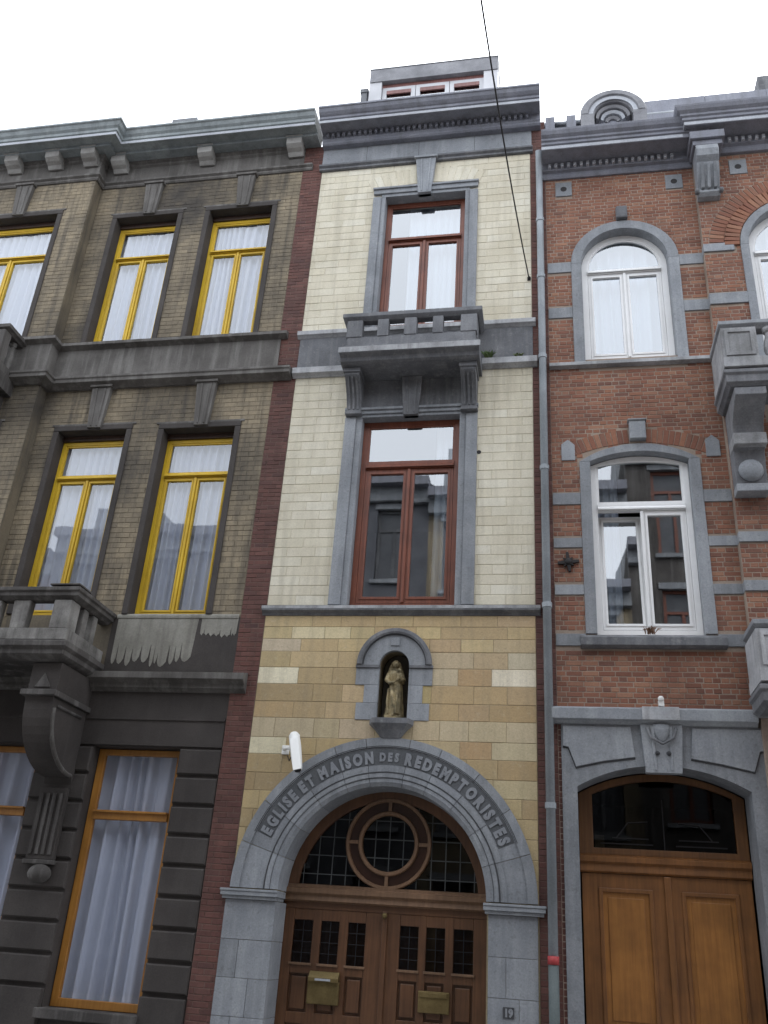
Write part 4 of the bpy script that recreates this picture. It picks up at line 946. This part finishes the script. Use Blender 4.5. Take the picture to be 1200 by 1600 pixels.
# bay balconies
def bay_balcony(zt, zb, y0, front):
    B = MB().sweep([(4.72,y0),(4.72,front+.10),(7.9,front+.10),(7.9,y0)], [(.0,zb),(.03,zb+.03),(.06,zb+.05),(.06,zb+.16),(.09,zb+.19),(.09,zb+.24),(.03,zb+.28)], back=.5).build('bay_balcony', M_bluedk, RIG, .006)
    MB().box(4.65,7.95,front,front+.14,zb+.282,zb+.44).box(4.65,4.80,front+.14,y0,zb+.282,zb+.44).build('balcony_plinth', M_bluelt, B, .006)
    z0, z1 = zb+.442, zt-.13
    P = MB().box(4.66,5.14,front+.03,front+.20,z0,z1).build('balcony_pier', M_bluelt, B, .008)
    m = MB(); loop_frame(m, rect(4.70,5.10,z0+.04,z1-.04), rect(4.75,5.05,z0+.09,z1-.09), front+.012, front+.029); m.build('pier_panel', M_bluelt, P, .004)
    MB().box(4.66,4.78,front+.21,y0,z0,z1).build('side_panel', M_bluelt, B, .006)
    for i in range(9): balus(5.32+i*.26, front+.11, z0, z1, .2, M_bluelt, B)
    MB().sweep([(4.74,y0),(4.74,front+.12),(7.9,front+.12)], [(.03,zt-.128),(.06,zt-.10),(.10,zt-.07),(.10,zt-.01),(.03,zt+.01)], back=.12).build('handrail', M_blue, B, .006)
    return B
B3 = bay_balcony(10.16, 9.06, -.13, -1.0)
B4 = bay_balcony(5.68, 4.60, -.13, -.85)
for cx in (4.97, 7.5):
    pts = [(RBY,9.04),(-.92,9.04),(-.92,8.92)]
    for i in range(11): t = i/10; pts.append((-.86+.40*t+.10*math.sin(PI*t), 8.90-.40*t))
    pts += [(-.50,8.48),(-.52,8.36),(-.38,8.32),(-.34,8.1),(-.32,7.72),(RBY,7.70)]
    cB = MB().prism_x(pts, cx-.21, cx+.21).build('balcony_console', M_bluedk, RIG, .012)
    MB().box(cx-.22,cx+.22,-.56,-.2,8.34,8.52).build('console_band', M_bluelt, cB, .012)
    MB().ball((cx,-.36,8.02), (.17,.09,.17)).build('console_boss', M_blue, cB, smooth=True)
    MB().box(cx-.215,cx+.215,-.36,-.13,7.70,7.82).build('console_foot', M_blue, cB, .012)
MB().tube([(5.24,-.95,9.05),(5.24,-.95,8.2),(5.26,-.5,6.9),(5.27,-.25,6.2)], .022, 8).build('iron_stay', M_black, RIG, smooth=True)
# doorway
RDB = RIG
MB().sweep([(2.16,0),(4.72,0)], [(.06,4.50),(.09,4.53),(.14,4.55),(.14,4.69),(.04,4.73)]).build('door_cornice', M_blue, RDB, .006)
MB().box(3.31,3.77,-.165,0,4.545,4.715).build('door_cornice_block', M_bluelt, RDB, .006)
SUR = plate('door_surround', M_blue, RDB, rect(2.28,4.84,.0,4.50), [RD], -.03, .46)
for s, x0, x1 in ((-1, 2.30, 3.22), (1, 3.84, 4.80)):
    xi = x1 if s < 0 else x0
    if s < 0: pp = [(2.30,4.47),(2.30,4.21),(2.37,4.20),(2.46,3.95),(2.80,4.03),(3.20,4.09),(3.16,4.47)]
    else: pp = [(4.80,4.47),(3.92,4.47),(3.88,4.09),(4.25,4.03),(4.62,3.95),(4.71,4.20),(4.80,4.21)]
    MB().prism(pp, -.055, -.028).build('raised_panel', M_blue, SUR, .006)
    ed = [p for p in pp[1:6]] if s < 0 else [pp[2],pp[3],pp[4],pp[5],pp[6]]
    MB().tube([(x,-.034,z-.012) for x, z in ed], .010, 6).build('panel_groove', M_groove, SUR)
keystone(SUR, M_blue, 3.54, 4.50, 3.90, .52, .44, -.09, -.07, cap=0)
MB().lathe(3.54, -.09, [(.02,4.27),(.05,4.30),(.08,4.36),(.10,4.42),(.11,4.50)], 14, .35).build('carved_drop', M_blue, SUR, smooth=True)
MB().tube([(3.36,-.10,4.46),(3.40,-.115,4.33),(3.54,-.13,4.25),(3.68,-.115,4.33),(3.72,-.10,4.46)], .018, 8).build('carved_swag', M_bluedk, SUR, smooth=True)
for x in (3.47, 3.61): MB().ball((x,-.09,4.14), .03, 10, 6).build('carved_bud', M_groove, SUR, smooth=True)
RY = .46
fan = MB(); loop_frame(fan, arch_poly(2.48,4.55,2.96,3.70,.28), arch_poly(2.66,4.41,3.04,3.70,.19), RY, RY+.07); fan = fan.build('fanlight', M_fanshade, RDB, .006)
pane(fan, arch_poly(2.66,4.41,3.04,3.70,.19), RY+.05, M_glassD)  # dark pane carried up into the arch, standing in for shade at the head
for pts in ([(2.75,3.10),(3.4,3.10)], [(2.9,3.17),(3.35,3.17)], [(3.68,3.10),(4.3,3.10)], [(3.72,3.17),(4.2,3.17)], [(3.54,3.05),(3.54,3.66)], [(2.95,3.17),(3.1,3.36),(3.35,3.38)], [(4.13,3.17),(3.98,3.36),(3.73,3.38)]):
    MB().tube([(x,RY+.03,z) for x, z in pts], .008, 6).build('fanlight_bar', M_black, fan)
MB().box(2.68,2.80,RY+.053,RY+.06,3.05,3.20).build('sticker', M_pale, fan)
MB().sweep([(2.48,RY),(4.55,RY)], [(.0,2.74),(.03,2.76),(.02,2.84),(.06,2.87),(.06,2.93),(.0,2.96)]).build('transom_beam', M_orangedk, RDB, .004)
for a, b, xs in ((2.50,3.535,(2.70,3.36)),(3.545,4.54,(3.70,4.38))):
    d = MB(); loop_frame(d, rect(a,b,.13,2.735), rect(xs[0],xs[1],1.0,2.57), RY+.02, RY+.07); d.box(xs[0],xs[1],RY+.03,RY+.065,.85,1.0)
    d = d.build('door', M_orangedk, RDB, .006)
    loop_frame(mm := MB(), rect(xs[0],xs[1],1.0,2.57), rect(xs[0]+.05,xs[1]-.05,1.05,2.52), RY+.005, RY+.045); mm.build('panel_mould', M_orangedk, d, .008)
    MB().box(xs[0]+.05,xs[1]-.05,RY+.035,RY+.06,1.05,2.52).build('panel', M_orange, d)
    MB().box(xs[0]+.11,xs[1]-.11,RY+.022,RY+.036,1.11,2.46).build('raised_field', M_orange, d, .012)
    MB().box(xs[0],xs[1],RY+.03,RY+.06,.13,.85).build('panel', M_orange, d, .012)
MB().box(3.50,3.58,RY-.015,RY+.021,.13,2.73).build('meeting_post', M_orangedk, RDB, .01)
box('doorstep', M_blue, RDB, 2.48, 4.55, -.2, .4, 0, .125)
# wall anchor, sensor
AN = MB()
for k in range(4):
    a = k*PI/2+.1
    AN.prism([(2.44+.04*math.cos(a-.8),6.80+.04*math.sin(a-.8)),(2.44+.15*math.cos(a-.12),6.80+.15*math.sin(a-.12)),(2.44+.15*math.cos(a+.12),6.80+.15*math.sin(a+.12)),(2.44+.04*math.cos(a+.8),6.80+.04*math.sin(a+.8))], -.045-.001*k, -.012)
for k in range(4):
    a = k*PI/2+.1+PI/4
    AN.prism([(2.44+.03*math.cos(a-.8),6.80+.03*math.sin(a-.8)),(2.44+.10*math.cos(a),6.80+.10*math.sin(a)),(2.44+.03*math.cos(a+.8),6.80+.03*math.sin(a+.8))], -.05-.001*k, -.012)
AN.ball((2.44,-.05,6.80), (.05,.03,.05)).build('wall_anchor', M_black, RIG)
# mansard, round dormer, chimney
MB().add([(RX0,.30,14.82),(RX1,.30,14.82),(RX1,.62,16.3),(RX0,.62,16.3),(RX1,5,17.0),(RX0,5,17.0),(RX1,9,14.8),(RX0,9,14.8)], [(0,1,2,3),(3,2,4,5),(5,4,6,7),(0,3,5,7),(1,6,4,2)]).build('roof', M_slate, RIG)
MB().tube([(RX0,.60,16.31),(RX1,.60,16.31)], .05, 10).build('ridge_roll', M_zinc, RIG, smooth=True)
for x in (2.35, 2.75): MB().box(x-.09,x+.09,.45,.70,15.2,16.36).build('roof_upstand', M_corn, RIG, .01)
for x in (4.15, 5.25, 6.35, 7.45): MB().box(x,x+1.095,.56,.66,15.95,16.66).build('zinc_flashing', M_corn, RIG, .005)
RDm = MB().arc(3.50, 15.85, [(.34,.10),(.40,.06),(.44,.06),(.46,.02),(.56,.02),(.60,.06),(.60,.9),(.34,.9)], 0, PI, 32).build('round_dormer', M_dormclad, RIG)
MB().arc(3.50, 15.85, [(.36,.055),(.44,.055),(.44,.07),(.36,.07)], 0, PI, 28).build('dormer_ring', M_cornlt, RDm)
for a, b in ((2.91,3.15),(3.85,4.09)): MB().box(a,b,.03,.9,14.9,15.848).build('dormer_jamb', M_dormclad, RDm)
for k, rr_ in enumerate((.08,.17,.26)): MB().arc(3.50, 15.85, [(rr_,.27-.05*k),(rr_+.05,.24-.05*k),(rr_+.05,.30),(rr_,.30)], 0, PI, 20).build('louvre_arc', M_cornlt if k % 2 else M_dormclad, RDm)
MB().box(3.15,3.85,.3,.34,15.0,16.15).build('dormer_back', M_corn, RDm)
MB().box(6.28,6.9,.7,1.4,15.9,17.2).build('chimney', M_bluedk, RIG)
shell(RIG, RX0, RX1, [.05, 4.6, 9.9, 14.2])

# ================================================================== SMALL THINGS
# statue
def statue():
    mb = MB(); n = 40; prof = [(.115,0),(.125,.02),(.118,.10),(.105,.24),(.100,.36),(.092,.44),(.088,.50),(.098,.56),(.104,.61),(.09,.65),(.045,.675),(.034,.70)]
    k = len(prof); vs = []
    for i in range(n):
        a = 2*PI*i/n
        for r, z in prof:
            fold = 1+(.13*math.sin(7*a+3*z)+.07*math.sin(11*a-5*z))*max(0, 1-z/.5)
            sway = .018*math.sin(z*5)
            vs.append((sway+r*fold*math.cos(a), .72*r*fold*math.sin(a), z))
    fs = [(i*k+j, i*k+j+1, ((i+1)%n)*k+j+1, ((i+1)%n)*k+j) for i in range(n) for j in range(k-1)]+[tuple(i*k for i in range(n)), tuple(i*k+k-1 for i in range(n))]
    mb.add(vs, fs)
    mb.tube([(0,0,.66),(0,-.006,.73)], .03, 10)
    mb.ball((0,-.012,.755), (.043,.048,.058)); mb.ball((0,.006,.762), (.055,.055,.066))          # face and veil
    mb.tube([(-.04,.03,.80),(-.06,.03,.72),(-.085,.02,.63),(-.09,.01,.50)], [.02,.03,.035,.03], 10); mb.tube([(.04,.03,.80),(.06,.03,.72),(.085,.02,.63),(.10,.01,.48)], [.02,.03,.035,.035], 10)
    mb.ball((0,-.058,.75), (.008,.012,.014), 8, 6)                                                  # nose
    mb.tube([(-.09,0,.62),(-.115,-.03,.52),(-.06,-.085,.46),(.0,-.10,.48)], [.032,.034,.027,.02], 10)  # arm across the front
    mb.tube([(.09,0,.62),(.12,-.03,.53),(.085,-.09,.52)], [.032,.033,.026], 10)
    mb.ball((.0,-.105,.485), (.022,.014,.016), 10, 6)
    mb.ball((.065,-.085,.57), (.042,.036,.06)); mb.ball((.058,-.098,.648), (.03,.03,.034)); mb.tube([(.05,-.10,.54),(.02,-.115,.49)], [.022,.014], 8)   # carried child
    mb.tube([(-.05,-.06,.43),(-.02,-.095,.25),(.03,-.10,.03)], [.02,.028,.02], 8); mb.tube([(.05,-.05,.40),(.04,-.09,.2),(.07,-.085,.03)], [.016,.022,.018], 8)
    mb.tube([(-.08,-.03,.40),(-.09,-.06,.2),(-.07,-.07,.03)], [.015,.02,.016], 8)
    mb.box(-.12,.12,-.085,.085,-.035,.012)
    o = mb.build('statue', M_statue, None)
    rm = o.modifiers.new('remesh', 'REMESH'); rm.mode = 'VOXEL'; rm.voxel_size = .0055; rm.use_smooth_shade = True
    sm = o.modifiers.new('smooth', 'SMOOTH'); sm.factor = .5; sm.iterations = 2
    o.location = (.02, .10, 4.565); o.rotation_euler = (0, 0, .12); o.scale = (1,1,.98)
    return tag(o, 'weathered stone statue of a robed figure standing in the arched niche above the church door', 'statue')
statue()
# security camera above the arch
SCM = thing('security_camera', 'white security camera on the sandstone at the left shoulder of the lettered arch', 'camera')
p0, p1 = Vector((-1.27,-.20,4.24)), Vector((-1.10,-.44,3.73))
ax = (p1-p0).normalized(); sd = Vector((1,0,0)); sd = (sd-ax*sd.dot(ax)).normalized(); upv = ax.cross(sd)
if upv.z < 0: upv = -upv
def obox(c0, c1, hw, h0, h1):
    m = MB(); m.add([c+sd*a*hw+upv*b for c in (c0,c1) for a, b in ((-1,h0),(1,h0),(1,h1),(-1,h1))], [(0,1,2,3),(4,5,6,7),(0,1,5,4),(1,2,6,5),(2,3,7,6),(3,0,4,7)]); return m
MB().tube([p0.lerp(p1,t) for t in (-.03,0,.06,.35,.7,.95,1.)], [.03,.055,.074,.078,.072,.062,.055], 18).build('housing', M_whiteplast, SCM, smooth=True)
obox(p0+ax*.12, p1+ax*.05, .055, .066, .076).build('sunshield', M_whiteplast, SCM, .004)
MB().tube([p1-ax*.002, p1+ax*.012], .045, 14).build('lens', M_black, SCM)
MB().tube([(-1.42,.0,4.06),(-1.42,-.10,4.06),(-1.30,-.2,4.06)], .022, 8).ball((-1.30,-.2,4.05), .035).build('bracket', M_whiteplast, SCM, smooth=True)
MB().box(-1.47,-1.37,-.035,.0,4.0,4.12).build('wall_plate', M_whiteplast, SCM, .006)
MB().tube([(-1.38,-.02,3.98),(-1.33,-.10,3.90),(-1.26,-.2,3.98)], .008, 6).build('cable', M_black, SCM, smooth=True)
# span wire
pts = []
for i in range(25):
    t = i/24; a = Vector((1.93,-.02,12.0)); b = Vector((1.14,-13.4,11.6)); p = a.lerp(b, t); p.z -= 4*.62*t*(1-t)*1.6; pts.append(p)
wire = MB().tube(pts, .011, 6).build('span_wire', M_wire, None, smooth=True)
tag(wire, 'thin black cable slanting from the top edge to the cream wall beside the downpipe', 'cable')
MB().tube([(1.93,.0,12.0),(1.93,-.06,12.0)], .018, 8).box(1.90,1.96,-.012,.0,11.96,12.04).ball((1.93,-.05,12.0), .022, 8, 6).build('wall_eyebolt', M_black, wire)
# sensor above the right door
se = MB().box(3.52,3.59,-.16,-.09,4.725,4.80).ball((3.555,-.15,4.82), .04, 10, 6).build('motion_sensor', M_whiteplast, None)
tag(se, 'small white sensor on the stone ledge above the orange wooden door', 'sensor')
def tuft(name, x, y, z, h, n, mt, label, seed):
    rr = random.Random(seed); mb = MB()
    for _ in range(n):
        a = rr.uniform(0, 2*PI); l = h*rr.uniform(.5,1); s = rr.uniform(.2,.9)*h; x0 = x+rr.uniform(-.06,.06)
        e = Vector((x0+s*math.cos(a), y+s*math.sin(a)*.5-.02, z+l)); b = Vector((x0, y, z)); m_ = b.lerp(e,.5)+Vector((0,0,.03)); w = Vector((-math.sin(a)*.5, .2, .5)).normalized()*.018
        mb.add([b-w*.4,b+w*.4,m_+w,e,m_-w], [(0,1,2,4),(2,3,4)])
    return tag(mb.build(name, mt, None, recalc=False), label, 'plant')
tuft('weed', 1.27, -.06, 10.37, .16, 40, M_weed, 'green weeds growing on the ledge right beside the centre balcony', 2)
tuft('weed', 1.75, -.06, 10.37, .07, 22, M_weed, 'low green weeds on the ledge next to the downpipe', 4)
tuft('dry_plant', 3.49, -.06, 5.72, .12, 26, M_twig, 'dry brown plant on the sill under the tilted white window', 6)
# curtains
for i, (r, yb, tz, lab) in enumerate((
    (L3a, 0, 13.3, 'sheer curtain in the upper yellow window left of the other upper one'),
    (L3b, 0, 13.3, 'sheer curtain in the upper yellow window nearest the red brick pier'),
    (L3c, BY, 13.3, 'sheer curtain in the upper yellow window of the projecting bay at the far left'),
    (L2a, 0, 8.5, 'sheer curtain in the yellow window behind the stone balcony'),
    (L2b, 0, 8.5, 'sheer curtain in the yellow window above the pale flaking panel'),
    (L2c, BY, 8.5, 'sheer curtain in the lower bay window at the left edge'))):
    curtain(r[0]+.015, r[1]-.015, r[2]+.02, r[3]-.04, yb+.325, lab, 9+i % 3, .026, i+1)
curtain(L1[0]+.04, L1[1]-.02, L1[2]+.05, L1[3]-.01, .36, 'long pale blue net curtain in the orange-framed ground-floor window', 6, .040, 23)
curtain(L1b[0], L1b[1]-.02, L1b[2]+.05, L1b[3]-.01, .36, 'long net curtain in the ground-floor window under the scroll console at the left edge', 6, .040, 25)
curtain(w3[0]+.4, w3[1]-.02, w3[2]+.05, w3[3]+.1, .42, 'white curtain in the top window above the centre balcony', 7, .03, 31)
curtain(.42, .86, 6.25, 9.5, .42, 'narrow curtain drawn aside in the brown window over the niche', 4, .03, 32)
curtain(2.7, 4.3, 10.32, 13.1, .42, 'white curtain in the round-arched white window of the brick house', 8, .03, 33)
curtain(2.82, 3.2, 5.85, 8.7, .5, 'white curtain in the tilted white window of the brick house', 4, .03, 34)
curtain(BC-BR, BC+BR, 10.05, 13.3, RBY+.42, 'white curtain in the arched bay window at the right edge', 8, .03, 35)

# ================================================================== HOUSES ACROSS THE STREET (seen mirrored in the panes)
YO = -13.5
def far_house(x0, x1, h, mt, cols, floors, label, mw, dormer=None):
    T_ = thing('terrace_house', label, 'house', 'houses across the street')
    holes = []; fh = (h-1.2)/floors; cw = (x1-x0)/cols
    for f in range(floors):
        for c in range(cols):
            cx = x0+(c+.5)*cw; z = .9+f*fh if f else .8; holes.append((cx-.55,cx+.55,z+.4,z+fh-.75))
    me = plate('wall', mt, T_, rect(x0,x1,0,h), [rect(*q) for q in holes], 0, -.3)
    me.location.y = YO
    for q in holes:
        m = MB(); loop_frame(m, rect(*q), rect(q[0]+.09,q[1]-.09,q[2]+.09,q[3]-.09), YO-.2, YO-.14); m.box(q[0]+.09,q[1]-.09,YO-.2,YO-.14,q[3]-.75,q[3]-.66); m.box((q[0]+q[1])/2-.05,(q[0]+q[1])/2+.05,YO-.2,YO-.14,q[2]+.09,q[3]-.75)
        w = m.build('window', mw, T_)
        MB().box(q[0]+.05,q[1]-.05,YO-.19,YO-.18,q[2]+.05,q[3]-.05).build('pane', M_slate, w)
        MB().box(q[0]-.12,q[1]+.12,YO-.1,YO+.1,q[2]-.14,q[2]-.01).build('sill', M_blue, w); MB().box(q[0]-.1,q[1]+.1,YO-.1,YO+.05,q[3]+.01,q[3]+.2).build('lintel', M_blue, w)
    MB().box(x0,x1,YO-.1,YO+.5,h-.3,h).build('cornice', M_corn, T_); MB().box(x0,x1,YO-.1,YO+.2,h-.8,h-.301).build('frieze', M_blue, T_)
    MB().add([(x0,YO-.1,h),(x1,YO-.1,h),(x1,YO-5,h+2.2),(x0,YO-5,h+2.2),(x1,YO-10,h),(x0,YO-10,h)], [(0,1,2,3),(3,2,4,5),(0,3,5),(1,4,2)]).build('roof', M_slate, T_)
    MB().box(x0,x1,YO-10,YO-.301,0,h).build('rear_block', M_dark, T_)
    if dormer: MB().box(dormer[0],dormer[1],YO-3,YO-.3,h,dormer[2]).build('dormer', M_zinc, T_)
far_house(-24, -14.5, 13.2, M_brown_s, 4, 4, 'far dark brick house mirrored only in the leftmost panes', M_bluedk)
far_house(-14.5, -6.5, 14.0, M_bluedk, 3, 4, 'grey stone house across the street mirrored in the yellow windows', M_bluedk, (-13.5,-11.5,15.2))
far_house(-6.5, -1.6, 15.6, M_bluedk2, 2, 4, 'slate-grey house across the street mirrored in the brown window', M_bluedk)
far_house(-1.6, 4.6, 15.2, M_sooty_s, 3, 4, 'sooty brick house with dormer across the street behind the viewer', M_bluedk, (-1.2,.9,17.0))
far_house(4.6, 12.5, 16.8, M_soot, 3, 4, 'tall dark stone house across the street mirrored in the white windows', M_mahog)
far_house(12.5, 24, 14.0, M_brown_s, 4, 4, 'long dark brick house across the street beyond the right edge', M_bluedk)
